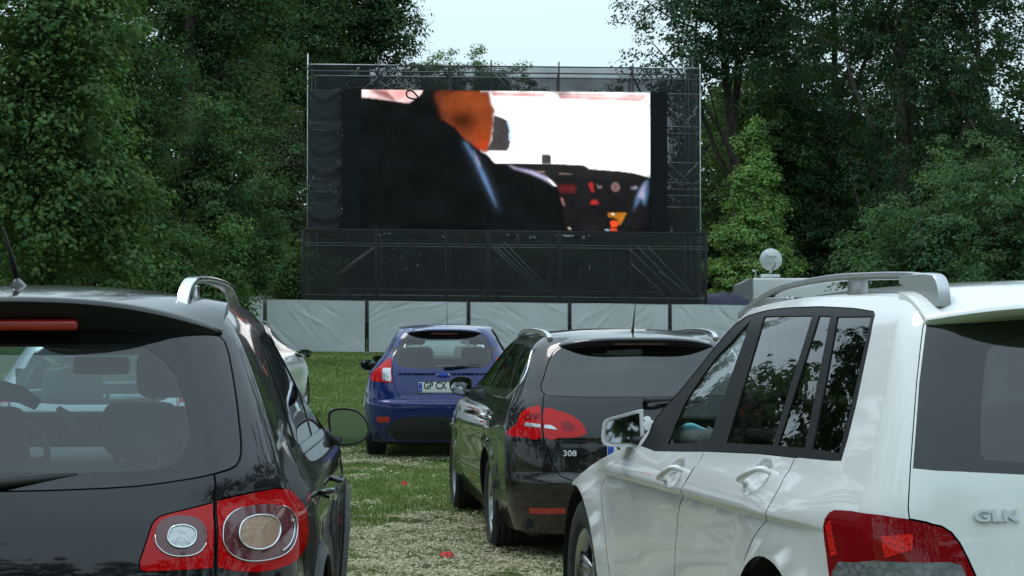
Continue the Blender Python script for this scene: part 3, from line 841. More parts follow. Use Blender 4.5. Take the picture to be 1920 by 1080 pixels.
        parts = [lathe_vf([(o * sg, q) for o, q in rim], 48)]
        hub = [(hw * .55 * sg, .0001), (hw * .55 * sg, .05), (hw * .50 * sg, .072), (hw * .2 * sg, .075)]
        parts.append(lathe_vf(hub, 24))
        for k in range(spokes):
            a = 2 * math.pi * k / spokes + .3
            ca, sa = math.cos(a), math.sin(a)
            for da in ((-.13, .13) if spokes <= 5 else (0.,)):
                rings = []
                for t, wd, dp in ((.055, .030, .52), (.12, .024, .56), (rim_r - .07, .022, .62), (rim_r - .018, .028, .74)):
                    aa = a + da * (t / rim_r); cx, cz = math.cos(aa) * t, math.sin(aa) * t
                    tx, tz = -math.sin(aa), math.cos(aa)
                    rings.append([(cx + tx * wd * u, (hw * dp + dv) * sg, cz + tz * wd * u) for u, dv in ((-.6, 0), (.6, 0), (.75, -.012), (.55, -.035), (-.55, -.035), (-.75, -.012))])
                parts.append(loft(rings))
        V, F = join(parts); mesh('rim', V, F, mat, par)
        disc = [(-.01 * sg, .02), (-.01 * sg, rim_r * .74), (-.03 * sg, rim_r * .74), (-.03 * sg, .02)]
        V, F = lathe_vf(disc, 32); mesh('brake_disc', V, F, 'trim_grey', par)
        return par
    def wheel_well(s, x, z, r, y, depth=.42):
        for sg in (1, -1):
            V = []; F = []; n = 20
            for i in range(n + 1):
                a = R(-20 + 220 * i / n)
                for yy in (y - .015, y - depth): V.append((x + r * math.cos(a), sg * yy, z + r * math.sin(a)))
            for i in range(n): F.append((2 * i, 2 * i + 1, 2 * i + 3, 2 * i + 2))
            c = len(V); V.append((x, sg * (y - depth), z)); F += [(2 * i + 1, c, 2 * i + 3) for i in range(n)]
            mesh('wheel_housing', V, F, 'inner_dark', s.root)
    def seat(s, x, y, z, head=True, w=.5, hr=.24, tilt=.22, rear=False, wide=None, mat='fabric_dark'):
        W = wide or w
        p = empty('seat', (x, y, z)); p.parent = s.root
        rbox('cushion', (.0, 0, .08), (.52, W, .16), mat, p, .05)
        rbox('backrest', (-.30, 0, .42), (.14, W * .94, .62), mat, p, .05, rot=(0, -tilt, 0), taper=(.8, .86))
        if head:
            for hy in ([0] if not rear else (-.36, .36)):
                rbox('headrest', (-.40, hy, .84), (.10, hr, .17), mat, p, .045, 4, rot=(0, -tilt * .6, 0))
                for q in (-.06, .06): tube('headrest_post', [(-.37, hy + q, .66), (-.395, hy + q, .78)], .006, 'chrome', p, 6)
        return p
    def cabin(s, xs, ybelt, zf=.30, dash=2.7, zd=.95, ws=1.35, rearx=1.15, steer=True, rdrop=0., rhead=True, mat='fabric_dark'):
        rbox('cabin_floor', (1.6, 0, zf - .05), (2.8, 1.5, .06), 'inner_dark', s.root, .01)
        for y in (.36, -.36): s.seat(xs, y, zf + .15, mat=mat)
        s.seat(rearx, 0, zf + .15 - rdrop, rear=True, wide=1.25, head=rhead, mat=mat)
        rbox('dashboard', (dash, 0, zd - .13), (.42, ws, .30), 'plastic_black' if mat == 'fabric_dark' else mat, s.root, .09, 4)
        if steer:
            c = Vector((dash - .36, .37, zd + .0)); ax = Vector((-.85, 0, .5)).normalized(); u = Vector((0, 1, 0)); v = ax.cross(u)
            p = empty('steering_wheel', (0, 0, 0)); p.parent = s.root
            tube('steering_rim', [c + u * .185 * math.cos(a) + v * .185 * math.sin(a) for a in [2 * math.pi * i / 28 for i in range(28)]], .014, 'plastic_black', p, 8, closed=True)
            for a in (0, math.pi, -math.pi / 2): tube('spoke', [c - ax * .02, c + u * .18 * math.cos(a) + v * .18 * math.sin(a)], .016, 'plastic_black', p, 6)
            tube('steering_column', [c - ax * .02, c - ax * .3], .03, 'plastic_black', p, 8)
        rbox('rear_view_mirror', (dash - .22, 0, zd + .36), (.04, .22, .07), 'plastic_black', s.root, .018)
    def mirror(s, side, c, outline, depth, mat, frame=.012, root=None, tilt=.055, shell_mat=None, label=None, swing=-.14):
        """outline in (outward, up) round c; the glass looks backwards"""
        g = empty('wing_mirror', c, 0); g.parent = s.root; g.rotation_euler = (0, tilt, side * swing)
        o = curve(outline, True, 5)
        if side < 0: o = o[::-1]
        rings = []
        for t, k, dz in ((0., .93, 0), (-.004, .985, 0), (.012, 1.0, 0), (.05, .99, 0), (.5, .90, -.004), (.82, .68, -.01), (1., .34, -.012)):
            cx = t * depth if t > 0 else t
            rings.append([(cx, side * y * k, z * k + dz) for y, z in o])
        V, F = loft(rings, (True, True))
        F = [f if side > 0 else f for f in F]
        hs = mesh('mirror_housing', V, F, mat, g)
        if label: hs['label'] = label
        V = [(-.0065, side * y * (1 - frame / .09), z * (1 - frame / .08)) for y, z in o]
        mesh('mirror_pane', V, [tuple(range(len(V)))], 'mirror_glass', g, False)
        if root is not None:
            q = Vector(root) - Vector(c)
            tube('mirror_arm', [(.04, -side * .05, outline_min(outline) * .55), (q.x * .6, q.y * .6, outline_min(outline) * .72), tuple(q)], [.035, .03, .035], 'plastic_black', g, 8, sq=.6)
        return g
    def handle(s, q0, q1, side, mat, r=.013, off=.03, parent=None):
        a, na = s.at(q0, side); b, nb = s.at(q1, side)
        pts = [a - na * .01, a + na * off * .8, a.lerp(b, .12) + na * off, a.lerp(b, .5) + (na + nb) / 2 * off * 1.08, a.lerp(b, .88) + nb * off, b + nb * off * .8, b - nb * .01]
        tube('door_handle', pts, [r * .9, r, r, r * 1.1, r, r, r * .9], mat, parent, 10, sq=.7)
    def plate(s, c, n, text, size=(.52, .11), label=None, parent=None):
        """registration plate; c centre, rear facing, text as read from behind"""
        g = empty('licence_plate', c); g.parent = s.root if parent is None else parent
        rbox('plate', (0, 0, 0), (.008, size[0], size[1]), 'plate_white', g, .003, 2)
        rbox('frame', (.004, 0, 0), (.012, size[0] + .016, size[1] + .016), 'plastic_black', g, .004, 2)
        rbox('country_band', (-.0035, size[0] / 2 - .022, 0), (.004, .038, size[1] - .012), 'plate_blue', g, .001, 1)
        # seen from behind: text runs from +y to -y
        mw = Matrix(((0, 0, -1, -.006), (-1, 0, 0, size[0] / 2 - .055), (0, 1, 0, -size[1] * .34), (0, 0, 0, 1)))
        text_mesh('characters', text, .105, 'ink_black', g, mw, .0008, sx=.78, bold=.002)
        mw2 = Matrix(((0, 0, -1, -.006), (-1, 0, 0, size[0] / 2 - .012), (0, 1, 0, -size[1] * .36), (0, 0, 0, 1)))
        text_mesh('country_letter', 'D', .03, 'plate_white', g, mw2, .0008)
        return g


def outline_min(o): return min(z for y, z in o)


def oval(c, rx, rz, n=26, e=2.4, rot=0.):
    out = []
    for i in range(n):
        a = 2 * math.pi * i / n; ca, sa = math.cos(a), math.sin(a)
        x = rx * math.copysign(abs(ca) ** (2 / e), ca); y = rz * math.copysign(abs(sa) ** (2 / e), sa)
        out.append((c[0] + x * math.cos(rot) - y * math.sin(rot), c[1] + x * math.sin(rot) + y * math.cos(rot)))
    return out
# ---------------------------------------------------------------- the cars
def sharp(o, deg=35):
    o.data.set_sharp_from_angle(angle=R(deg)); return o


def spoiler(c, ys, xroof, te, zte, xg, zg, mat, under, endpull=.18, zdrop=.05, n=25, name='roof_spoiler', lip=.016, pw=4):
    """a lip over the rear window; te = rear edge x at the middle"""
    rings = []
    for i in range(n):
        u = -1 + 2 * i / (n - 1); y = ys * u; a = abs(u) ** pw
        xt = te + endpull * a + .05 * u * u; zt = zte - zdrop * a - .012 * u * u
        zr = c.roof_z(xroof, y * .9) + .004; xgg = xg + .06 * u * u + .02 * a; zgg = zg - .03 * u * u - zdrop * .8 * a
        top = [(xroof + (xt + .02 - xroof) * q, y, zr + (zt + .004 - zr) * q ** 1.8) for q in (0., .2, .4, .6, .76, .88, .96, 1.)]
        rings.append(top + [(xt + .006, y, zt - .001), (xt, y, zt - lip * .55), (xt + .012, y, zt - lip),
                      ((xt + xgg) * .5, y, (zt + zgg) * .5 - .008), (xgg, y, zgg), (xgg + .05, y, zgg - .004), (xroof, y, zr - .05)])
    V, F = loft(rings)
    m = len(rings[0]); mi = []
    for f in F:
        mi.append(1 if len(f) == 4 and {10, 11, 12} & {q % m for q in f} and not (set(range(9)) & {q % m for q in f}) else 0)
    return sharp(mesh(name, V, F, [mat, under], c.root, mi=mi), 40)


def rail(c, side, path, w, h, mat, feet=(), foot_mat=None, top_mat=None, name='roof_rail', n=10):
    """path: (x, y, height above the roof of the bar's middle)"""
    g = empty(name, (0, 0, 0)); g.parent = c.root
    pts = curve([(x, y, c.roof_z(x, y) + dz) for x, y, dz in path], False, 6)
    rings = []
    for i, p in enumerate(pts):
        d = Vector(pts[min(i + 1, len(pts) - 1)]) - Vector(pts[max(i - 1, 0)]); d.normalize()
        s = d.cross(Vector((0, 0, 1))).normalized(); u = s.cross(d)
        q = []
        for k in range(12):
            a = 2 * math.pi * (k + .5) / 12; ca, sa = math.cos(a), math.sin(a)
            e = .45
            q.append(Vector(p) * 1 + s * (w / 2 * math.copysign(abs(ca) ** e, ca)) + u * (h / 2 * math.copysign(abs(sa) ** e, sa)))
        rings.append([(v.x, v.y * side, v.z) for v in q])
    V, F = loft(rings)
    sharp(mesh('bar', V, F if side < 0 else F, mat, g), 40)
    for x0, x1, top, y in feet:
        z0 = min(c.roof_z(x0, y), c.roof_z(x1, y)) - .015
        zt = c.roof_z((x0 + x1) / 2, y) + top
        rbox('foot', ((x0 + x1) / 2, y * side, (z0 + zt) / 2), (x1 - x0, w * .92, zt - z0), foot_mat or mat, g, .008, 3)
    return g


def wiper(c, pivot, tip, mat='plastic_black', r=.011):
    g = empty('rear_wiper'); g.parent = c.root
    p = Vector(pivot); t = Vector(tip); m = p.lerp(t, .5) + Vector((-.02, 0, .0))
    tube('wiper_arm', [p + Vector((.03, 0, 0)), p + Vector((-.025, 0, 0)), p.lerp(t, .15) + Vector((-.035, 0, 0)), m, p.lerp(t, .62) + Vector((-.018, 0, 0))], [.018, .019, .014, .009, .006], mat, g, 8)
    tube('wiper_blade', [p.lerp(t, .18) + Vector((-.006, 0, -.004)), p.lerp(t, .5) + Vector((-.008, 0, 0)), t + Vector((-.004, 0, 0))], [.005, .007, .005], mat, g, 6)
    return g


def frame_on(c, q0, q1, off):
    """writing direction on the rear skin from q0 to q1 (y, z)"""
    S = c.S; a = c.at(flat(S.rear(*q0)), 1, 0)[0]; b = c.at(flat(S.rear(*q1)), 1, 0)[0]; u = c.at(flat(S.rear(q0[0], q0[1] + .05)), 1, 0)[0]
    e1 = (b - a).normalized(); up = (u - a).normalized(); e3 = e1.cross(up).normalized()
    if e3.x > 0: e3 = -e3
    e2 = e3.cross(e1).normalized(); a = a + e3 * off
    return Matrix(((e1.x, e2.x, e3.x, a.x), (e1.y, e2.y, e3.y, a.y), (e1.z, e2.z, e3.z, a.z), (0, 0, 0, 1)))


def bounds_v(S, z): return float(np.interp(z, S.cols[0], S.vs))


def arch_and_wheels(c, axf, axr, az, r, ytyre, tw, rim, ra, spokes=5, rim_mat='rim_alloy', dy=.0):
    for ax in (axr, axf): c.hole(c.arch(ax, az, ra))
    for ax in (axr, axf):
        c.wheel_well(ax, az, ra + .01, ytyre + tw / 2 + .01)
        for sg in (1, -1): c.wheel(ax, sg * (ytyre), r, tw, rim, spokes, rim_mat)


def windscreen(c, v0, v1):
    q = [flat((5, v0)), flat((4, v0)), flat((3.45, v0 + .02)), flat((3.45, v1)), flat((4, v1)), flat((5, v1))]
    c.reg('windscreen', q, 'glass_clear', off=-.004, split=False, glass=True)


def build_white_suv():
    S = glk_surf(); O = OUT['glk']; c = Car('white_suv', S, GLK_POSE)
    G = lambda k: [flat(q) for q in O[k]]
    v74 = bounds_v(S, .742); vb = bounds_v(S, .30)
    gate = G('gate'); lamp = G('lamp')
    lr = lamp[6:13]; lb = flat(S.rear(.60, .765))
    lamp_full = lamp[:13] + [flat(S.rear(.605, .79)), lb, flat(S.rear(.80, .745)), flat(S.side(.40, .755)), flat(S.side(.47, .775))] + lamp[13:]
    tg = [flat((0, .982)), flat((1.0, .982)), flat((O['gate'][0][0], .982))] + gate + lr[1:] + [flat(S.rear(.605, .79)), lb, flat(S.rear(.60, .742)), flat((0, v74))]
    c.reg('rear_bumper', [flat((0, 0)), flat((2.03, 0)), flat((2.03, v74 - .004)), flat((0, v74 - .004))], 'paint_white', split=False)
    c.reg('tailgate', tg, 'paint_white', split=False)
    gl = G('glassL'); gb = G('glassB')
    c.reg('rear_window_border', [flat((0, .955)), flat((.95, .955)), flat((1.38, .952))] + gl + [gb[1], gb[2], flat((0, O['glassB'][2][1] - .006))], 'frit_black', off=-.002, split=False, parent='tailgate')
    fr = G('frit')
    c.reg('rear_window', [flat((0, .92)), flat((O['frit'][0][0] - .02, .92))] + fr[1:] + [flat((0, O['frit'][-1][1] - .004))], 'glass_privacy', off=-.003, split=False, glass=True, parent='tailgate')
    # doors, below the waist line
    belt = G('belt'); sF = G('seamF'); sB = G('seamB'); sR = G('seamR')
    wf = flat((2.93, O['belt'][0][1] + .006))
    sFu = [wf, flat((2.90, .50)), flat((2.865, .43))] + sF + [flat(S.side(3.22, .30))]
    sBl = sB + [flat(S.side(2.22, .42)), flat(S.side(2.22, .30))]
    sRl = sR + [flat(S.side(1.36, .56)), flat(S.side(1.50, .44)), flat(S.side(1.52, .30))]
    c.reg('door', [belt[0]] + [belt[1]] + sBl + sFu[::-1], 'paint_white', key='door_f')
    c.reg('door', [belt[1], belt[2], belt[3]] + sRl + sBl[::-1], 'paint_white', key='door_r')
    # glasshouse
    dr = G('dloR'); dt = G('dlotop')
    fr_up = [flat((3.0, .955)), flat((3.06, .90)), flat((3.08, .80)), flat((3.08, .70)), flat((3.04, .62)), flat((2.93, O['belt'][0][1] + .004))]
    c.reg('window_frame', dr + dt + fr_up + belt, 'trim_grey', off=-.003)
    c.reg('window_pane', G('g1'), 'glass_clear', off=-.007, glass=True, parent='door_f', key='pane1')
    for k in ('g2', 'g3', 'g4'): c.reg('window_pane', G(k), 'glass_privacy', off=-.007, glass=True, parent='door_r' if k != 'g4' else None, key='pane' + k)
    windscreen(c, .635, .945)
    # tail lamps
    c.reg('tail_lamp', lamp_full, 'lens_red_deep', off=.004, key='lamp')
    c.reg('reversing_lens', G('lampclear')[:4] + [flat(S.rear(.625, .775)), flat(S.rear(.8, .752)), flat(S.side(.40, .765)), flat(S.side(.44, .79))], 'lens_clear', off=.006, parent='lamp', thick=.006, key='lampc')
    c.reg('brake_reflector', G('lampbright'), 'lens_red_bright', off=.006, parent='lamp', thick=.006, key='lampb')
    c.reg('side_reflector', G('lampstrip'), 'lens_red_bright', off=.006, parent='lamp', thick=.006, key='lamps')
    c.seam(gate, .006); c.seam(lr, .007); c.seam([flat((0, .982)), flat((1.0, .982)), flat((O['gate'][0][0], .982)), gate[0]], .005)
    c.seam([flat(S.rear(.60, .765)), flat(S.rear(.60, .742)), flat((0, v74))], .006)
    c.seam(sBl, .0045); c.seam(sRl, .0055); c.seam(sFu, .0035)
    c.seam([flat(S.side(1.52, .30)), flat(S.side(2.2, .30)), flat(S.side(3.22, .30))], .005)
    c.seam(belt[:4], .004)
    arch_and_wheels(c, 3.80, .97, .36, .36, .80, .235, .225, .42)
    lines = []
    for off in (-.012, 0, .012, .03): lines.append([flat(S.side(x, .905 - .012 * (x - 1) + off)) for x in np.linspace(.35, 3.4, 40)])
    fine = []
    for hx, hz in ((1.17, 1.022), (2.15, .957)):
        for i in range(-9, 10):
            for j in range(-6, 7): fine.append(flat(S.side(hx + i * .014, hz + j * .011 - .22 * i * .014)))
    c.build('paint_white', lines=lines, fine=fine)
    c.under(.25, 4.3, .24, 1.5)
    c.cabin(2.15, .86, .36, 2.85, 1.06, 1.5, 1.25)
    spoiler(c, .655, .55, .12, 1.603, .30, 1.553, 'paint_white', 'paint_white', endpull=.16, zdrop=.035, lip=.02)
    for sg in (1, -1):
        g = rail(c, sg, [(.50, .60, .054), (.62, .602, .056), (.9, .606, .057), (1.3, .61, .055), (1.8, .61, .047), (2.1, .61, .028), (2.32, .61, -.004)], .034, .026, 'rail_grey', feet=[(.98, 1.10, .05, .606), (1.72, 2.12, .025, .61)])
        z0 = c.roof_z(.45, .60)                                     # the rear end of the rail comes down in one sweep
        pr = fillet([(.32, z0 - .03), (.33, z0 + .03), (.36, z0 + .066), (.44, z0 + .072), (.64, z0 + .072), (.64, z0 + .044), (.60, z0 + .040), (.575, z0 - .03)], [.004, .03, .04, .02, .003, .003, .02, .004])
        k_ = len(pr); ww = .038
        V, F = loft([[(x, (.60 + o) * sg, z0 + (z - z0) * q_ if z > z0 else z) for x, z in pr] for o, q_ in ((-ww / 2, .93), (-ww / 2 + .006, 1.), (ww / 2 - .006, 1.), (ww / 2, .93))])
        sharp(mesh('end_foot', V, F, 'rail_grey', g), 40)
        for hx, hz, k in ((1.17, 1.022, 'door_r'), (2.15, .957, 'door_f')):
            c.handle(flat(S.side(hx + .10, hz - .028)), flat(S.side(hx - .105, hz + .022)), sg, 'paint_white', .0155, .034, c.parts[(k, 'L' if sg > 0 else 'R')])
        c.mirror(sg, (2.85, .957 * sg, 1.092), [(-.077, .077), (.0, .057), (.072, .035), (.086, .0), (.088, -.055), (.062, -.075), (-.02, -.078), (-.074, -.075), (-.086, -.06), (-.086, .0), (-.084, .06)], .13, 'paint_white', .018,
                 root=(2.80, .84 * sg, 1.06))
    mw = frame_on(c, (.615, .965), (.45, .965), .008)
    text_mesh('badge_letters', 'GLK', .046, 'badge_metal', c.root, mw, .004, sx=1.5, bold=.0016)
    wiper(c, (.10, .0, 1.10), (.12, -.33, 1.11))
    for k_ in range(11):
        v_ = .66 + .022 * k_
        for sg in (1, -1): c.ring('heating_wire', [flat((p_, v_)) for p_ in np.linspace(.04, .58, 8)], .0009, 'bulb_amber', c.parts[('rear_window', 'C')], sg, -.005, False)
    tag(c.root, 'white SUV with grey roof rails and letters on its tailgate, at the right edge', 'car', 'parked cars')
    return c


def build_black_suv():
    S = tig_surf(); O = OUT['tig']; c = Car('black_suv', S, TIG_POSE)
    G = lambda k: [flat(q) for q in O[k]]
    li, lo = G('lampi'), G('lampo'); seam = G('seam'); gr = G('glassR'); gb = G('glassB')
    v71 = bounds_v(S, .725)
    c.reg('rear_bumper', [flat((0, 0)), flat((2.0, 0)), flat((2.0, v71 - .004)), flat((0, v71 - .004))], 'paint_black', split=False)
    top = [flat((0, .955)), flat((1.0, .955)), flat((1.55, .945))]
    tg = top + gr + [gb[0]] + seam + [flat((O['seam'][-1][0], v71)), flat((0, v71))]
    c.reg('tailgate', tg, 'paint_black', split=False)
    c.reg('rear_window_border', [flat((0, .956)), flat((1.0, .956)), flat((1.55, .946))] + gr + gb[:-1] + [flat((0, O['glassB'][-1][1]))], 'frit_black', off=-.002, split=False, parent='tailgate')
    fr = G('frit')
    c.reg('rear_window', [flat((0, .91)), flat((.85, .91))] + fr[:-1] + [flat((0, O['frit'][-1][1]))], 'glass_rear', off=-.003, split=False, glass=True, parent='tailgate')
    # doors and side windows
    belt_z = lambda x: 1.105 - .02 * (x - .7)
    bl = [flat(S.side(x, belt_z(x))) for x in np.linspace(.70, 2.75, 12)]
    dl = G('dlo')
    dlo = [flat(q) for q in curve(O['dlo'], False, 3)][::-1] + [flat((2.65, .962)), flat((3.0, .955)), flat((3.08, .90)), flat((3.08, .75)), flat((3.0, .66))] + bl[::-1]
    sill = .34
    sB = [flat(S.side(x, z)) for x, z in ((1.93, belt_z(1.93) - .004), (1.98, .9), (2.02, .7), (2.03, .5), (2.03, sill))]
    sF = [flat(S.side(x, z)) for x, z in ((2.80, belt_z(2.8) - .004), (2.95, .9), (3.02, .7), (3.04, .5), (3.02, sill))]
    sR = [flat(S.side(x, z)) for x, z in ((1.05, belt_z(1.05) - .004), (1.08, .95), (1.16, .82), (1.32, .68), (1.42, .5), (1.44, sill))]
    bt = lambda a, b: [flat(S.side(x, belt_z(x) - .004)) for x in np.linspace(a, b, 7)]
    c.reg('door', bt(2.80, 1.93) + sB + sF[::-1], 'paint_black', key='door_f')
    c.reg('door', bt(1.93, 1.05) + sR + sB[::-1], 'paint_black', key='door_r')
    c.reg('window_frame', dlo, 'trim_black', off=-.002)
    def pane(x0, x1, s0, s1, top0, top1, mat, key, par):
        q = [(x0, belt_z(x0) + .03), (x0 + s0, top0), (x1 + s1, top1), (x1, belt_z(x1) + .03)]
        c.reg('window_pane', fillet(c.sd(q), .02), mat, off=-.006, glass=True, parent=par, key=key)
    pane(.80, 1.00, .28, .16, 1.40, 1.47, 'glass_privacy', 'pq', None)
    pane(1.06, 1.88, .15, .05, 1.485, 1.515, 'glass_privacy', 'pr', 'door_r')
    pane(1.97, 2.68, .03, -.34, 1.515, 1.485, 'glass_mid', 'pf', 'door_f')
    windscreen(c, .67, .94)
    # lamps: a ringed unit on the gate and one on the corner
    for nm, poly, rg, ln, bm in (('tail_lamp', li, G('ringi'), G('lensi'), 'bulb_clear'), ('tail_lamp', lo, G('ringo'), G('lenso'), 'bulb_amber')):
        k = 'i' if poly is li else 'o'
        c.reg(nm, poly, 'lens_red', off=.005, key='lamp' + k, parent='tailgate' if k == 'i' else None)
        c.reg('smoked_lens', curve(rg), 'lens_smoke', off=.006, key='smoke' + k, parent='lamp' + k, thick=.008)
        c.reg('bulb_lens', curve(ln), bm, off=.010, key='bulb' + k, parent='lamp' + k, thick=.012)
    c.seam(gr + [gb[0]], .007); c.seam([q for q in gb], .006); c.seam(seam + [flat((O['seam'][-1][0], v71)), flat((0, v71))], .006)
    c.seam(li[:9], .0055); c.seam(lo[:5], .0055)
    for q in (sB, sF, sR): c.seam(q, .005)
    c.seam(bt(2.80, 1.05), .004)
    # grey plastic round the wheel openings
    for ax in (.93, 3.55): c.reg('arch_moulding', c.arch(ax, .35, .475), 'plastic_grey', off=.006, key='am%g' % ax)
    arch_and_wheels(c, 3.55, .93, .35, .345, .79, .235, .215, .425)
    c.build('paint_black')
    for sg, sd_ in ((1, 'L'), (-1, 'R')):
        for k, rg, ln in (('i', 'ringi', 'lensi'), ('o', 'ringo', 'lenso')):
            lampp = c.parts[('lamp' + k, sd_)]
            ro = curve(G(rg)); lo_ = curve(G(ln)); m = len(ro)
            # the silver line is open at the top
            z = np.array([q[1] for q in ro]); st = int(np.argmax(z))
            sel = [ro[(st + i) % m] for i in range(int(m * .10), int(m * .97))] if k == 'o' else [ro[(st + i) % m] for i in range(int(m * .3), int(m * .8))]
            c.ring('ring', sel, .0020, 'chrome', lampp, sg, .008, False)
            c.ring('ring', lo_, .0030, 'chrome', lampp, sg, .011)
            if k == 'o':
                ar = [ro[(st + i) % m] for i in range(int(m * .18), int(m * .42))]
                cx = np.mean([q[0] for q in ro]); cy = np.mean([q[1] for q in ro])
                c.ring('reflector_arc', [(cx + (q[0] - cx) * .84, cy + (q[1] - cy) * .84) for q in ar], .003, 'satin_alu', lampp, sg, .008, False)
    c.under(.25, 4.2, .24, 1.5)
    c.cabin(1.95, .86, .36, 2.55, 1.00, 1.45, 1.15, rdrop=.15)
    spoiler(c, .635, .75, .24, 1.612, .47, 1.475, 'paint_black', 'plastic_black', endpull=.24, zdrop=.085, lip=.02, pw=3)
    rbox('high_brake_lamp', (.325, 0, 1.532), (.03, .46, .034), 'red_plastic', c.root, .012, 3)
    for sg in (1, -1):
        rail(c, sg, [(.56, .51, -.008), (.58, .512, .022), (.64, .518, .052), (.78, .528, .066), (1.2, .545, .068), (1.7, .548, .058), (2.05, .545, .03), (2.2, .54, -.005)], .040, .024, 'chrome_soft', feet=[(.70, .79, .05, .523)])
        c.mirror(sg, (2.9, .951 * sg, 1.087), [(-.085, .066), (-.03, .08), (.035, .068), (.078, .02), (.085, -.03), (.05, -.072), (-.03, -.084), (-.075, -.062), (-.088, .0)], .14, 'paint_black', .010, tilt=.02, root=(2.82, .83 * sg, 1.07))
        for hx, hz, k in ((1.25, .95, 'door_r'), (2.15, .93, 'door_f')):
            c.handle(flat(S.side(hx + .10, hz - .01)), flat(S.side(hx - .10, hz + .01)), sg, 'paint_black', .015, .04, c.parts[(k, 'L' if sg > 0 else 'R')])
    zr = c.roof_z(.62, 0)
    g = empty('roof_antenna', (.62, 0, zr)); g.parent = c.root
    V, F = loft([[(.07 * s_ * math.cos(a) - dx, .028 * s_ * math.sin(a), dz) for a in [2 * math.pi * i / 14 for i in range(14)]] for s_, dz, dx in ((1.05, -.01, 0), (1, .006, 0), (.8, .02, .01), (.45, .032, .02), (.2, .04, .03))])
    mesh('antenna_foot', V, F, 'paint_black', g)
    tube('antenna_mast', [(-.02, .0, .03), (-.06, .008, .09), (-.14, .022, .19)], [.011, .008, .004], 'plastic_black', g, 7)
    wiper(c, (.13, .02, 1.075), (.185, -.43, 1.118))
    tag(c.root, 'black SUV with ringed red tail lamps and silver roof rail, at the left edge', 'car', 'parked cars')
    return c


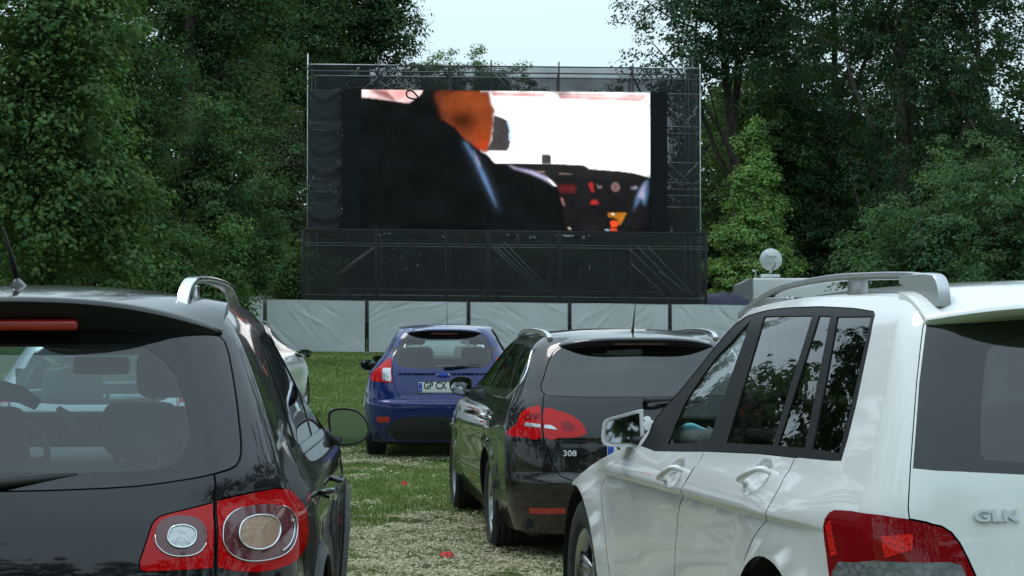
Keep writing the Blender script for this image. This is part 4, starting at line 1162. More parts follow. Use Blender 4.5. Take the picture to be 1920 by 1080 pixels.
def build_black_estate():
    S = peu_surf(); O = OUT['peu']; c = Car('black_estate_car', S, PEU_POSE)
    G = lambda k: [flat(q) for q in O[k]]
    gate = G('gate'); lo, li = G('lampo'), G('lampi'); gl = G('glassL'); gb = G('glassB')
    vlow = O['gate'][-1][1]
    c.reg('rear_bumper', [flat((0, 0)), flat((2.02, 0)), flat((2.02, .30)), flat((1.5, .36))] + gate[::-1][:6] + [flat((0, vlow))], 'paint_black_brown', split=False)
    tg = [flat((0, .975)), flat((1.0, .975)), flat((1.2, .955))] + gl + gate + [flat((0, vlow))]
    c.reg('tailgate', tg, 'paint_black_brown', split=False)
    c.reg('rear_window', [flat((0, .955)), flat((1.0, .952)), flat((1.2, .93))] + gl + gb[:-1] + [flat((0, O['glassB'][3][1]))], 'glass_privacy', off=-.003, split=False, glass=True, parent='tailgate')
    bz = lambda x: 1.012 - .012 * (x - .9)
    rear_end = [flat(q) for q in curve([(1.86, .905), (1.80, .87), (1.72, .80), (1.80, .725), (2.03, .672)], False, 4)]
    bl = [flat(S.side(x, bz(x))) for x in np.linspace(.62, 2.75, 14)]
    dlo = [flat((2.95, .955)), flat((2.5, .968)), flat((2.2, .958)), flat((2.02, .935))] + rear_end + bl + [flat((3.0, .64)), flat((3.05, .75)), flat((3.05, .88))]
    sill = .30
    sB = [flat(S.side(x, z)) for x, z in ((2.02, bz(2.0) - .006), (2.05, .83), (2.15, .6), (2.18, sill))]
    sF = [flat(S.side(x, z)) for x, z in ((2.95, bz(2.9) - .006), (3.1, .8), (3.14, .6), (3.12, sill))]
    sR = [flat(S.side(x, z)) for x, z in ((1.12, bz(1.1) - .006), (1.16, .85), (1.28, .66), (1.40, .5), (1.44, sill))]
    bt = lambda a, b: [flat(S.side(x, bz(x) - .006)) for x in np.linspace(a, b, 7)]
    c.reg('door', bt(2.95, 2.02) + sB + sF[::-1], 'paint_black_brown', key='door_f')
    c.reg('door', bt(2.02, 1.12) + sR + sB[::-1], 'paint_black_brown', key='door_r')
    c.reg('window_frame', dlo, 'trim_black', off=-.002)
    P = lambda q: [flat(t) for t in q]
    q_rear = [flat(q) for q in curve([(1.98, .90), (1.90, .86), (1.83, .80), (1.90, .73), (2.08, .69)], False, 4)]
    c.reg('window_pane', q_rear + [flat((2.12, .692)), flat((2.26, .925)), flat((2.05, .918))], 'glass_privacy', off=-.006, glass=True, key='pq')
    c.reg('window_pane', fillet([flat((2.15, .688)), flat((2.56, .672)), flat((2.60, .935)), flat((2.285, .93))], .02), 'glass_privacy', off=-.006, glass=True, key='pr', parent='door_r')
    c.reg('window_pane', fillet([flat((2.60, .67)), flat((2.95, .665)), flat((2.98, .86)), flat((2.86, .93)), flat((2.64, .935))], .02), 'glass_tint', off=-.006, glass=True, key='pf', parent='door_f')
    windscreen(c, .655, .94)
    for k, poly, wt in (('o', lo, 'lampw'), ('i', li, 'lampw2')):
        c.reg('tail_lamp', curve(poly, True, 2), 'lens_red', off=.004, key='lamp' + k, parent='tailgate' if k == 'i' else None)
        c.reg('clear_lens', G(wt), 'bulb_clear', off=.007, key='cl' + k, parent='lamp' + k, thick=.008)
    c.reg('dark_lens', G('lampd'), 'lens_red_deep', off=.006, key='ld', parent='lampi', thick=.008)
    c.reg('dark_lens', G('lampd2'), 'lens_red_deep', off=.006, key='ld2', parent='lampo', thick=.008)
    c.reg('bumper_reflector', G('refl'), 'red_plastic', off=.004, key='refl', parent='rear_bumper', thick=.008)
    c.seam(gl + gate + [flat((0, vlow))], .007)
    c.seam([flat(q) for q in O['glassB'][:-1]] + [flat((0, O['glassB'][3][1]))], .006)
    for q in (sB, sF, sR): c.seam(q, .005)
    c.seam(bt(2.95, 1.12), .004)
    arch_and_wheels(c, 3.72, .99, .315, .316, .785, .225, .225, .365)
    lines = [[flat(S.side(x, .80 - .03 * (x - 1) + off)) for x in np.linspace(.5, 3.5, 34)] for off in (-.03, 0, .02)]
    for zz in (.58, .62, .76, .79): lines.append([flat(S.rear(y, zz)) for y in np.linspace(.0, .62, 14)])
    c.build('paint_black_brown', lines=lines)
    # bright frame round the side windows
    for sg, sd_ in ((1, 'L'), (-1, 'R')):
        fr = c.parts[('window_frame', sd_)]
        c.ring('bright_strip', rear_end + bl[:5], .006, 'chrome', fr, sg, .003, False)
        rail(c, sg, [(.58, .545, -.01), (.68, .55, .014), (.9, .558, .026), (1.4, .565, .03), (1.9, .56, .022), (2.15, .555, -.006)], .034, .030, 'satin_alu')
        c.mirror(sg, (2.95, .905 * sg, 1.01), [(-.08, .05), (-.03, .072), (.04, .068), (.085, .03), (.075, -.03), (.03, -.066), (-.05, -.07), (-.082, -.045)], .14, 'paint_black_brown', .010, root=(2.85, .80 * sg, .97))
        for hx, hz, k in ((1.30, .86, 'door_r'), (2.25, .85, 'door_f')):
            c.handle(flat(S.side(hx + .09, hz - .01)), flat(S.side(hx - .09, hz + .01)), sg, 'chrome' if k == 'door_r' else 'paint_black_brown', .013, .034, c.parts[(k, sd_)])
    c.under(.25, 4.3, .22, 1.5)
    c.cabin(2.0, .84, .30, 2.55, .94, 1.4, 1.2)
    spoiler(c, .56, .80, .30, 1.404, .44, 1.335, 'paint_black_brown', 'plastic_black', endpull=.20, zdrop=.055, lip=.018)
    rbox('high_brake_lamp', (.353, 0, 1.366), (.02, .34, .012), 'red_dark', c.root, .004, 2)
    text_mesh('badge_numerals', '308', .05, 'badge_metal', c.parts[('tailgate', 'C')], frame_on(c, (.53, .665), (.40, .665), .007), .004, sx=1.15, bold=.001)
    a, n = c.at(flat(S.rear(.02, .725)), 1, .0)
    c.plate((a.x - .012, .0, .70), n, 'S T')
    # the emblem above the plate: a rearing beast in bright metal
    em = [(-.03, -.055), (-.005, -.05), (-.01, -.02), (.012, -.045), (.03, -.05), (.02, -.02), (.03, .005), (.045, .0), (.04, .018), (.02, .028), (.03, .05), (.01, .062), (-.012, .055), (-.02, .035), (-.04, .03), (-.038, .015), (-.022, .012), (-.03, -.01), (-.045, -.03)]
    a, n = c.at(flat(S.rear(0, .86)), 1, .006)
    mesh('emblem', [(a.x - .004, y, a.z + z) for y, z in em] + [(a.x + .006, y, a.z + z) for y, z in em], [tuple(range(len(em)))] + [(i, i + len(em), (i + 1) % len(em) + len(em), (i + 1) % len(em)) for i in range(len(em))], 'chrome', c.parts[('tailgate', 'C')], False)
    zr = c.roof_z(.62, 0)
    tube('antenna', [(.62, 0, zr - .005), (.60, 0, zr + .02), (.50, 0, zr + .19)], [.022, .007, .002], 'plastic_black', c.root, 7)
    wiper(c, (.10, .0, 1.02), (.15, -.36, 1.03), r=.02)
    tag(c.root, 'black estate car with number badge and silver roof rails, beside the white SUV', 'car', 'parked cars')
    return c


def build_hatchback(name, pose, paintm, label, detail=True, zs=1.):
    S = fie_surf(); O = OUT['fie']; c = Car(name, S, pose, 'inner_dark' if detail else 'interior_pale')
    G = lambda k: [flat(q) for q in O[k]]
    gl = [flat(q) for q in O['glass'][:-1]]
    vb = O['black'][2][1]; vt = O['seam'][-1][1]
    c.reg('rear_bumper', [flat((0, 0)), flat((2.02, 0)), flat((2.02, .34)), flat((1.45, .40)), flat((1.0, .40)), flat((.80, .36))] + [flat((.6, vt + .004)), flat((0, vt))], paintm, split=False)
    c.reg('bumper_insert', [flat((0, .02)), flat((.95, .02)), flat((1.2, .10)), flat((.92, .19)), flat((.7, vb)), flat((0, vb))], 'plastic_black', off=.002, split=False, parent='rear_bumper')
    tg = [flat((0, .97)), flat((1.0, .97)), flat((1.25, .93)), flat((1.28, .80)), flat((1.12, .74)), flat((1.0, .60)), flat((.93, .50)), flat((.88, .42)), flat((.80, .36)), flat((.6, vt)), flat((0, vt))]
    c.reg('tailgate', tg, paintm, split=False)
    c.reg('rear_window_border', [flat((0, .95)), flat((1.0, .95)), flat((1.2, .92)), flat((1.22, .82))] + gl + [flat((0, O['glass'][-1][1]))], 'frit_black', off=-.002, split=False, parent='tailgate')
    inn = [flat((0, .90)), flat((.85, .90)), flat((1.02, .86)), flat((1.02, .78)), flat((.93, .685)), flat((.80, .645)), flat((.6, .63)), flat((0, .625))]
    c.reg('rear_window', inn, 'glass_clear', off=-.003, split=False, glass=True, parent='tailgate')
    bz = lambda x: .995 - .02 * (x - .6)
    bl = [flat(S.side(x, bz(x))) for x in np.linspace(.62, 2.45, 12)]
    dlo = bl + [flat((3.0, .66)), flat((3.05, .75)), flat((3.05, .90)), flat((2.9, .955)), flat((2.4, .958)), flat((2.12, .93)), flat((2.02, .80))]
    sill = .32
    sB = [flat(S.side(x, z)) for x, z in ((1.30, bz(1.3) - .006), (1.33, .8), (1.36, .55), (1.35, sill))]
    sF = [flat(S.side(x, z)) for x, z in ((2.50, bz(2.5) - .006), (2.66, .8), (2.70, .55), (2.68, sill))]
    bt = lambda a, b: [flat(S.side(x, bz(x) - .006)) for x in np.linspace(a, b, 7)]
    c.reg('door', bt(2.50, 1.30) + sB + sF[::-1], paintm, key='door')
    c.reg('window_frame', dlo, 'trim_black', off=-.002)
    c.reg('window_pane', fillet(c.sd([(.80, bz(.8) + .03), (1.26, bz(1.26) + .03), (1.28, 1.355), (.98, 1.325)]), .03), 'glass_tint', off=-.006, glass=True, key='pq')
    c.reg('window_pane', fillet(c.sd([(1.34, bz(1.34) + .03), (2.40, bz(2.4) + .03), (2.02, 1.31), (1.37, 1.36)]), .03), 'glass_clear', off=-.006, glass=True, key='pf', parent='door')
    windscreen(c, .66, .94)
    c.reg('tail_lamp', [flat((1.28, .715)), flat((1.42, .66)), flat((1.56, .60)), flat((1.68, .55)), flat((1.70, .51)), flat((1.55, .487)), flat((.96, .475)), flat((.945, .51)), flat((1.02, .60)), flat((1.18, .685))], 'lens_red', off=.006, key='lamp')
    c.reg('clear_lens', [flat((1.04, .60)), flat((1.30, .60)), flat((1.20, .495)), flat((.98, .486)), flat((.97, .51))], 'bulb_clear', off=.009, key='cl', parent='lamp', thick=.01)
    c.reg('bumper_reflector', [flat((1.0, .215)), flat((1.40, .21)), flat((1.36, .165)), flat((1.05, .17))], 'red_plastic', off=.004, key='refl', parent='rear_bumper', thick=.008)
    c.seam(tg[:11], .007)
    for q in (sB, sF): c.seam(q, .005)
    arch_and_wheels(c, 3.21, .72, .30, .30, .745, .195, .20, .345, spokes=7)
    lines = []
    for zz in (.66, .69, .90, .93): lines.append([flat(S.rear(y, zz)) for y in np.linspace(.0, .52, 12)])
    for zz in (.60, .66, .43): lines.append([flat(S.rear(y, zz)) for y in np.linspace(.0, .70, 14)])
    c.build(paintm, lines=lines)
    for sg in (1, -1):
        c.mirror(sg, (2.35, .945 * sg, .955), [(-.085, .035), (-.04, .058), (.04, .056), (.092, .028), (.088, -.01), (.05, -.055), (-.03, -.062), (-.08, -.04)], .12, paintm if detail else 'plastic_black', .010, root=(2.30, .80 * sg, .95))
        c.handle(flat(S.side(1.62, .865)), flat(S.side(1.44, .88)), sg, paintm, .013, .034, c.parts[('door', 'L' if sg > 0 else 'R')])
    c.under(.25, 3.7, .22, 1.4)
    c.cabin(1.75, .80, .30, 2.2, .93, 1.3, 1.0, rdrop=.22, rhead=False, mat='fabric_dark' if detail else 'interior_pale')
    spoiler(c, .50, .80, .33, 1.386, .44, 1.325, paintm, 'plastic_black', endpull=.2, zdrop=.06, lip=.02)
    if detail:
        rbox('high_brake_lamp', (.392, 0, 1.338), (.02, .28, .022), 'red_dark', c.root, .006, 2)
        a, n = c.at(flat(S.rear(0.01, .778)), 1, 0)
        c.plate((a.x - .012, 0, .778), n, 'GP CX')
        a, n = c.at(flat(S.rear(0.01, .905)), 1, .0)
        e = empty('emblem', (a.x - .004, 0, a.z)); e.parent = c.root
        for k, (sc, m_, dx) in enumerate(((1., 'chrome', 0), (.86, 'plate_blue', -.004))):
            V, F = loft([[(dx + t_, y * sc * s2, z * sc * s2) for y, z in oval((0, 0), .075, .03, 28, 2)] for t_, s2 in ((.012, 1), (-.004, 1), (-.008, .9))])
            mesh('oval_badge', V, F, m_, e)
        wiper(c, (.12, -.02, .985), (.13, -.40, 1.015))
        zr = c.roof_z(1.45, 0)
        tube('antenna', [(1.45, 0, zr), (1.40, 0, zr + .25)], [.004, .002], 'plastic_black', c.root, 6)
    else:
        for sg in (1, -1): rail(c, sg, [(.72, .50, -.005), (.80, .505, .026), (1.1, .51, .034), (1.5, .505, .028), (1.75, .50, -.004)], .03, .026, 'satin_alu')
    tag(c.root, label, 'car', 'parked cars')
    return c


CARS = [build_white_suv(), build_black_suv(), build_black_estate(),
        build_hatchback('blue_hatchback', FIE_POSE, 'paint_blue', 'dark blue hatchback with white licence plate, in the middle of the meadow'),
        build_hatchback('white_hatchback', (-4.12, 28.6, .045), 'paint_white', 'white car mostly hidden behind the black SUV at the left', False),
        build_hatchback('silver_car', (-.95, 27.6, -.01), 'paint_silver', 'silver car with roof rails parked in front of the blue hatchback', False),
        build_hatchback('silver_car', (-2.72, 13.4, -.03), 'paint_silver', 'silver car added to brighten the view through the windows of the black SUV at the left', False)]  # last car is invented, a pale backdrop that brightens the black SUV's rear window
CARS[5].root.scale = (1, 1, .93)
# ---------------------------------------------------------------- ground
rng = np.random.default_rng(7)


def gz(x, y):
    """the meadow falls a little to the right at its far end"""
    return -.0115 * np.asarray(x, float) * sstep(34, 70, y)


def meadow_material():
    m = bpy.data.materials.new('meadow'); m.use_nodes = True
    t = m.node_tree; b = t.nodes['Principled BSDF']; b.inputs['Roughness'].default_value = .95; b.inputs['Specular IOR Level'].default_value = .1
    g = t.nodes.new('ShaderNodeNewGeometry')
    def noise(sc, det, ro=.6):
        n = t.nodes.new('ShaderNodeTexNoise'); n.inputs['Scale'].default_value = sc; n.inputs['Detail'].default_value = det; n.inputs['Roughness'].default_value = ro
        t.links.new(g.outputs['Position'], n.inputs['Vector']); return n
    n1 = noise(.35, 5); n2 = noise(9, 8, .7); n3 = noise(60, 4, .7)
    def ramp(a, b_, ca, cb, src):
        r = t.nodes.new('ShaderNodeValToRGB'); r.color_ramp.elements[0].position = a; r.color_ramp.elements[1].position = b_
        r.color_ramp.elements[0].color = (*ca, 1); r.color_ramp.elements[1].color = (*cb, 1); t.links.new(src, r.inputs[0]); return r
    green = ramp(.3, .7, (.060, .098, .028), (.115, .165, .052), n2.outputs['Fac'])
    earth = ramp(.3, .7, (.16, .16, .085), (.32, .30, .19), n3.outputs['Fac'])
    s = t.nodes.new('ShaderNodeSeparateXYZ'); t.links.new(g.outputs['Position'], s.inputs[0])
    z = t.nodes.new('ShaderNodeMapRange'); z.inputs[1].default_value = 19; z.inputs[2].default_value = 14; z.inputs[3].default_value = -.02; z.inputs[4].default_value = .42
    t.links.new(s.outputs[1], z.inputs[0])
    z2 = t.nodes.new('ShaderNodeMapRange'); z2.inputs[1].default_value = 8; z2.inputs[2].default_value = 4; z2.inputs[3].default_value = 0; z2.inputs[4].default_value = .4; t.links.new(s.outputs[1], z2.inputs[0])
    zs_ = t.nodes.new('ShaderNodeMath'); zs_.operation = 'SUBTRACT'; t.links.new(z.outputs[0], zs_.inputs[0]); t.links.new(z2.outputs[0], zs_.inputs[1]); z = zs_
    a = t.nodes.new('ShaderNodeMath'); a.operation = 'ADD'; t.links.new(n1.outputs['Fac'], a.inputs[0]); t.links.new(z.outputs[0], a.inputs[1])
    f = t.nodes.new('ShaderNodeMapRange'); f.inputs[1].default_value = .56; f.inputs[2].default_value = .74; t.links.new(a.outputs[0], f.inputs[0])
    mi = t.nodes.new('ShaderNodeMix'); mi.data_type = 'RGBA'
    t.links.new(f.outputs[0], mi.inputs[0]); t.links.new(green.outputs[0], mi.inputs[6]); t.links.new(earth.outputs[0], mi.inputs[7])
    t.links.new(mi.outputs[2], b.inputs['Base Color'])
    bp = t.nodes.new('ShaderNodeBump'); bp.inputs['Strength'].default_value = .6; bp.inputs['Distance'].default_value = .04
    t.links.new(n2.outputs['Fac'], bp.inputs['Height']); t.links.new(bp.outputs[0], b.inputs['Normal'])
    MATS['meadow'] = m


meadow_material()
xs = np.concatenate([np.linspace(-400, -30, 8), np.linspace(-26, 26, 27), np.linspace(30, 400, 8)])
ys = np.concatenate([np.linspace(-200, -10, 6), np.linspace(0, 110, 56), np.linspace(130, 900, 10)])
XX, YY = np.meshgrid(xs, ys, indexing='ij'); ZZ = gz(np.clip(XX, -40, 40), YY)
idx = np.arange(XX.size).reshape(XX.shape)
Q = np.stack([idx[:-1, :-1], idx[1:, :-1], idx[1:, 1:], idx[:-1, 1:]], -1).reshape(-1, 4)
me = fast_mesh('meadow', np.stack([XX, YY, ZZ], -1).reshape(-1, 3), Q, 4)
ground = link('meadow', me, None, ['meadow']); tag(ground, kind='structure')


def attr_leaf_material(name, trans=.3, rough=.55, spec=.25, tr_tint=(1.25, 1.2, .6)):
    m = bpy.data.materials.new(name); m.use_nodes = True
    t = m.node_tree; b = t.nodes['Principled BSDF']; o = t.nodes['Material Output']
    a = t.nodes.new('ShaderNodeAttribute'); a.attribute_name = 'tint'
    b.inputs['Roughness'].default_value = rough; b.inputs['Specular IOR Level'].default_value = spec
    t.links.new(a.outputs['Color'], b.inputs['Base Color'])
    tl = t.nodes.new('ShaderNodeBsdfTranslucent'); mu = t.nodes.new('ShaderNodeMix'); mu.data_type = 'RGBA'; mu.blend_type = 'MULTIPLY'; mu.inputs[0].default_value = 1
    mu.inputs[7].default_value = (*tr_tint, 1); t.links.new(a.outputs['Color'], mu.inputs[6]); t.links.new(mu.outputs[2], tl.inputs[0])
    mi = t.nodes.new('ShaderNodeMixShader'); mi.inputs[0].default_value = trans
    t.links.new(b.outputs[0], mi.inputs[1]); t.links.new(tl.outputs[0], mi.inputs[2]); t.links.new(mi.outputs[0], o.inputs[0])
    MATS[name] = m


attr_leaf_material('leaf', .3, .75, .08); attr_leaf_material('blade', .25, .7, .15)


def tinted(name, V, T, C, k, mat, parent=None):
    """mesh with one colour per face's vertices; C per vertex"""
    me = fast_mesh(name, V, T, k)
    a = me.color_attributes.new('tint', 'FLOAT_COLOR', 'POINT')
    a.data.foreach_set('color', np.concatenate([C, np.ones((len(C), 1))], 1).astype(np.float32).ravel())
    return link(name, me, parent, [mat])


def vnoise(x, y, s, seed=0):
    """cheap smooth value noise"""
    x = np.asarray(x) * s; y = np.asarray(y) * s
    xi = np.floor(x).astype(int); yi = np.floor(y).astype(int); fx = x - xi; fy = y - yi
    fx = fx * fx * (3 - 2 * fx); fy = fy * fy * (3 - 2 * fy)
    def h(a, b): return ((np.sin(a * 127.1 + b * 311.7 + seed * 74.7) * 43758.5453) % 1)
    return (h(xi, yi) * (1 - fx) + h(xi + 1, yi) * fx) * (1 - fy) + (h(xi, yi + 1) * (1 - fx) + h(xi + 1, yi + 1) * fx) * fy


def dryness(x, y):
    return np.clip(.45 * vnoise(x, y, .9, 3) + .40 * vnoise(x, y, 2.6, 5) + .35 * vnoise(x, y, 7, 8) + .27 * (1 - sstep(13.0, 18.5, y)) - .15, 0, 1)


def grass(name, n, x0, x1, y0, y1, h, w, lean, cols, dry, label, wedge=None, flat_=False, seed=1):
    r = np.random.default_rng(seed)
    y = y0 + (y1 - y0) * r.random(n) ** 1.15; x = x0 + (x1 - x0) * r.random(n)
    d = dryness(x, y); keep = (vnoise(x, y, 5, 21) > .60) & (vnoise(x, y, 13, 6) > .45) if dry is None else (r.random(n) < (sstep(.50, .80, d) * .8 if dry else 1 - .55 * sstep(.5, .75, d)))
    # clumps
    keep &= r.random(n) < .35 + .65 * sstep(.3, .6, vnoise(x, y, 5, 11) * .6 + vnoise(x, y, 14, 2) * .4)
    x, y = x[keep], y[keep]; n = len(x)
    a = r.random(n) * 2 * math.pi; hh = h * (.5 + r.random(n)); ww = w * (.7 + .6 * r.random(n)); ln = lean * r.random(n)
    z = gz(x, y); up = hh * (.15 if flat_ else 1) * (.6 + .4 * r.random(n))
    dx, dy = np.cos(a), np.sin(a); tx, ty = -dy, dx
    l = hh * (1 if flat_ else ln)
    z0 = z + (.012 + .03 * r.random(n) if flat_ else -.003)
    A = np.stack([x - tx * ww / 2, y - ty * ww / 2, z0], -1); B = np.stack([x + tx * ww / 2, y + ty * ww / 2, z0], -1)
    Mm = np.stack([x + dx * l * .35, y + dy * l * .35, z0 + up * .62], -1); side = np.stack([tx, ty, 0 * tx], -1) * (ww * .42)[:, None]
    Tt = np.stack([x + dx * l, y + dy * l, z0 + up * (.5 if flat_ else 1)], -1)
    V = np.stack([A, B, Mm + side, Mm - side, Tt], 1).reshape(-1, 3); k = np.arange(n)[:, None] * 5
    T = np.concatenate([np.stack([k[:, 0], k[:, 0] + 1, k[:, 0] + 2], 1), np.stack([k[:, 0], k[:, 0] + 2, k[:, 0] + 3], 1), np.stack([k[:, 0] + 3, k[:, 0] + 2, k[:, 0] + 4], 1)])
    c0, c1 = np.array(cols[0]), np.array(cols[1]); u = np.clip(r.random(n) * .7 + .3 * vnoise(x, y, 1.3, 4), 0, 1)[:, None]
    C = np.repeat(c0 * (1 - u) + c1 * u, 5, 0)
    o = tinted(name, V, T, C, 3, 'blade'); tag(o, label, 'grass', kind='stuff')
    return o


GREEN = ((.075, .125, .034), (.190, .265, .085)); STRAW = ((.40, .37, .25), (.60, .56, .42))
grass('grass', 110000, -2.8, 1.3, 11.6, 27, .045, .007, .9, GREEN, False, 'short green grass between the parked cars', seed=1)
grass('grass', 70000, -6.5, .5, 27, 46, .05, .014, .9, GREEN, False, 'mown green grass in the middle of the meadow', seed=2)
grass('grass', 40000, -11, -1, 46, 76, .05, .03, .9, GREEN, False, 'mown green grass in front of the white fence', seed=3)
grass('grass', 60000, -2.6, 1.2, 11.6, 24, .055, .006, .8, GREEN, None, 'tufts of longer grass standing in the dry patch', seed=6)
grass('cut_grass', 170000, -2.6, 1.2, 11.6, 25, .06, .011, 1, STRAW, True, 'pale dry cut grass lying in tufts near the camera', flat_=True, seed=4)

# ---------------------------------------------------------------- trees
principled('bark', (.055, .045, .035), .9, noise=(6, .5), bump=(14, .8))
principled('bark_pale', (.16, .15, .13), .9, noise=(5, .4), bump=(14, .8))


def leaves(P, size, r, col, var=.25, up=.45, droop=.25, asp=.6, out=None):
    """P n x 3 leaf centres; returns V, T(quads), C"""
    n = len(P)
    nm = r.normal(size=(n, 3)) * (1 if out is None else .42)
    if out is not None: nm += out * 1.1                 # leaves of a spray look outwards
    nm[:, 2] = np.abs(nm[:, 2]) * .6 + nm[:, 2] * .4 + up; nm /= np.linalg.norm(nm, axis=1, keepdims=True)
    d = r.normal(size=(n, 3)); d[:, 2] -= droop; d -= nm * (d * nm).sum(1, keepdims=True); d /= np.linalg.norm(d, axis=1, keepdims=True)
    s = np.cross(nm, d); L = (size * (.6 + .8 * r.random(n)))[:, None]
    a = P - d * L * .5; b = P + s * L * asp * .5 + nm * L * .08; c = P + d * L * .5; e = P - s * L * asp * .5 + nm * L * .08
    V = np.stack([a, b, c, e], 1).reshape(-1, 3); T = np.arange(4 * n).reshape(n, 4)
    u = (1 + var * r.normal(size=(n, 1))).clip(.45, 1.8); w_ = .12 * r.normal(size=(n, 1))
    C = np.array(col) * u; C = C * np.concatenate([1 + w_, np.ones((n, 1)), 1 - w_], 1)
    return V, T, np.repeat(C.clip(.003, .6), 4, 0)


def crown_points(n, lobes, r, clump=.5, per=70, shell=.75, flat_=.6, holes=()):
    """lobes: (cx, cy, cz, rx, ry, rz); leaves in clumps that keep to the outside of the lobes"""
    nc = max(1, n // per); wts = np.array([l[3] * l[5] + l[3] * l[4] for l in lobes]); wts = wts / wts.sum()
    li = r.choice(len(lobes), nc, p=wts); Lb = np.array(lobes)[li]
    d = r.normal(size=(nc, 3)); d /= np.linalg.norm(d, axis=1, keepdims=True)
    rad = shell + (1 - shell) * r.random(nc) ; rad = np.where(r.random(nc) < .36, r.random(nc) ** .5 * shell, rad)
    cc = Lb[:, :3] + d * Lb[:, 3:6] * rad[:, None]
    cr_ = clump * (.6 + .8 * r.random(nc))
    k = r.poisson(per, nc); P = np.repeat(cc, k, 0); cr2 = np.repeat(cr_, k)
    q = r.normal(size=(len(P), 3)); q /= np.maximum(np.linalg.norm(q, axis=1, keepdims=True), 1e-9); q *= (r.random((len(P), 1)) ** .45)
    q[:, 2] *= flat_
    P = P + q * cr2[:, None]
    tone = np.repeat(.74 + .52 * r.random(nc), k)
    keep = P[:, 2] > .15
    for hx, hy, hz, hr in holes: keep &= ((P[:, 0] - hx) ** 2 + (P[:, 2] - hz) ** 2) > hr * hr
    q[:, 2] /= flat_; q /= np.maximum(np.linalg.norm(q, axis=1, keepdims=True), 1e-6)
    big = np.repeat(d, k, 0)
    return P[keep], tone[keep], (q * .75 + big * .45)[keep]


def limb(p0, p1, r0, r1, bend, r, n=6):
    p0, p1 = np.array(p0, float), np.array(p1, float); L = np.linalg.norm(p1 - p0); o = r.normal(size=3) * bend * L
    pts = [p0 + (p1 - p0) * t + o * math.sin(math.pi * t) for t in np.linspace(0, 1, n)]
    return pts, [r0 + (r1 - r0) * t for t in np.linspace(0, 1, n)]


def tree(name, label, base, lobes, n, size, col, trunk_r=.22, group=None, seed=0, clump=.55, per=70, bark='bark', var=.25, holes=(), fork=.35, flat_=.6, shell=.72, cat='tree', limbs=9, droop=.25, top=None):
    """lobes are given relative to the base"""
    r = np.random.default_rng(100 + seed)
    root = empty(name, (base[0], base[1], float(gz(base[0], base[1]))))
    P, tone, ou = crown_points(int(n * 2.0), lobes, r, clump * .86, per, shell, flat_, holes)
    V, T, C = leaves(P, size * .58, r, np.array(col) * np.array([1.58, 1.70, 1.85]), var * .6, droop=droop, out=ou); C = C * np.repeat(tone, 4)[:, None]
    tinted('crown', V, T, C, 4, 'leaf', root)
    zt = top or max(l[2] for l in lobes); parts = []
    tp, tr_ = limb((0, 0, -.2), (lobes[0][0] * .6, lobes[0][1] * .6, zt * .92), trunk_r, trunk_r * .22, .03, r, 10)
    parts.append(tube_vf(tp, tr_, 9))
    for i in range(limbs):
        l = lobes[i % len(lobes)]; t = fork + (.9 - fork) * r.random(); s = np.array(tp[int(t * 9)])
        e = np.array(l[:3]) + np.array(l[3:6]) * r.uniform(-.6, .6, 3)
        lp, lr = limb(s, e, trunk_r * (.55 - .35 * t), trunk_r * .06, .08, r, 7); parts.append(tube_vf(lp, lr, 6))
        for j in range(2):
            s2 = np.array(lp[3 + j]); e2 = s2 + (e - s) * .18 + r.normal(size=3) * np.linalg.norm(e - s) * .16
            lp2, lr2 = limb(s2, e2, trunk_r * .16, trunk_r * .03, .08, r, 5); parts.append(tube_vf(lp2, lr2, 5))
    V, F = join(parts); mesh('trunk', V, F, bark, root)
    tag(root, label, cat, group)
    return root


def blob_lobes(cx, cz, rx, rz, ry, k, seed, jitter=.75, lr=.42, zlo=None):
    """a crown of many lobes inside an ellipsoid round (cx, 0, cz)"""
    r = np.random.default_rng(seed); out = []
    for i in range(k):
        d = r.normal(size=3); d /= np.linalg.norm(d); q = jitter * (.35 + .65 * r.random())
        s = lr * (.7 + .6 * r.random())
        out.append((cx + d[0] * rx * q, d[1] * ry * q, cz + d[2] * rz * q, rx * s, ry * s, rz * s * .85))
    return out


def PXY(px, Y): return (px - 960) / 3900 * Y
def PZ(py, Y): return 1.57 + (585 - py) * Y / 3900


DK = (.032, .058, .020); MID = (.050, .085, .026); LIGHT = (.105, .165, .040); GREY = (.062, .075, .036); COOL = (.040, .068, .034)

# left of the screen
tree('maple_tree', 'leafy maple at the far left behind the black SUV', (PXY(60, 40), 40), blob_lobes(0, 5.2, 2.9, 5.2, 2.4, 22, 1), 30000, .20, (.062, .100, .034), .24, seed=1, clump=.50, per=45, flat_=.7)
tree('poplar_tree', 'tall dark tree with a gap of sky in its crown, left of the screen', (PXY(330, 66), 66), blob_lobes(0, 13.5, 4.6, 13.5, 3.4, 34, 2), 44000, .22, DK, .30, seed=2, clump=.7, holes=((PXY(356, 66) - PXY(330, 66), 0, PZ(193, 66), .42), (PXY(340, 66) - PXY(330, 66), 0, PZ(160, 66), .2)))
tree('poplar_tree', 'highest tree, its crown against the sky left above the screen', (PXY(668, 98), 98), blob_lobes(-.6, 18.5, 5.4, 12.0, 3.8, 34, 3), 44000, .30, (.040, .068, .026), .34, seed=3, clump=.85)
tree('poplar_tree', 'dark broad tree right behind the left end of the screen', (PXY(520, 92), 92), blob_lobes(0, 14, 4.8, 14, 3.4, 30, 31), 36000, .28, DK, .34, seed=31, clump=.8)
tree('willow_tree', 'thin greyish olive tree beside the left edge of the screen', (PXY(520, 84), 84), blob_lobes(0, 6.0, 1.7, 6.6, 1.4, 18, 4), 16000, .20, GREY, .14, seed=4, clump=.55, bark='bark_pale', droop=1.0, flat_=.9)
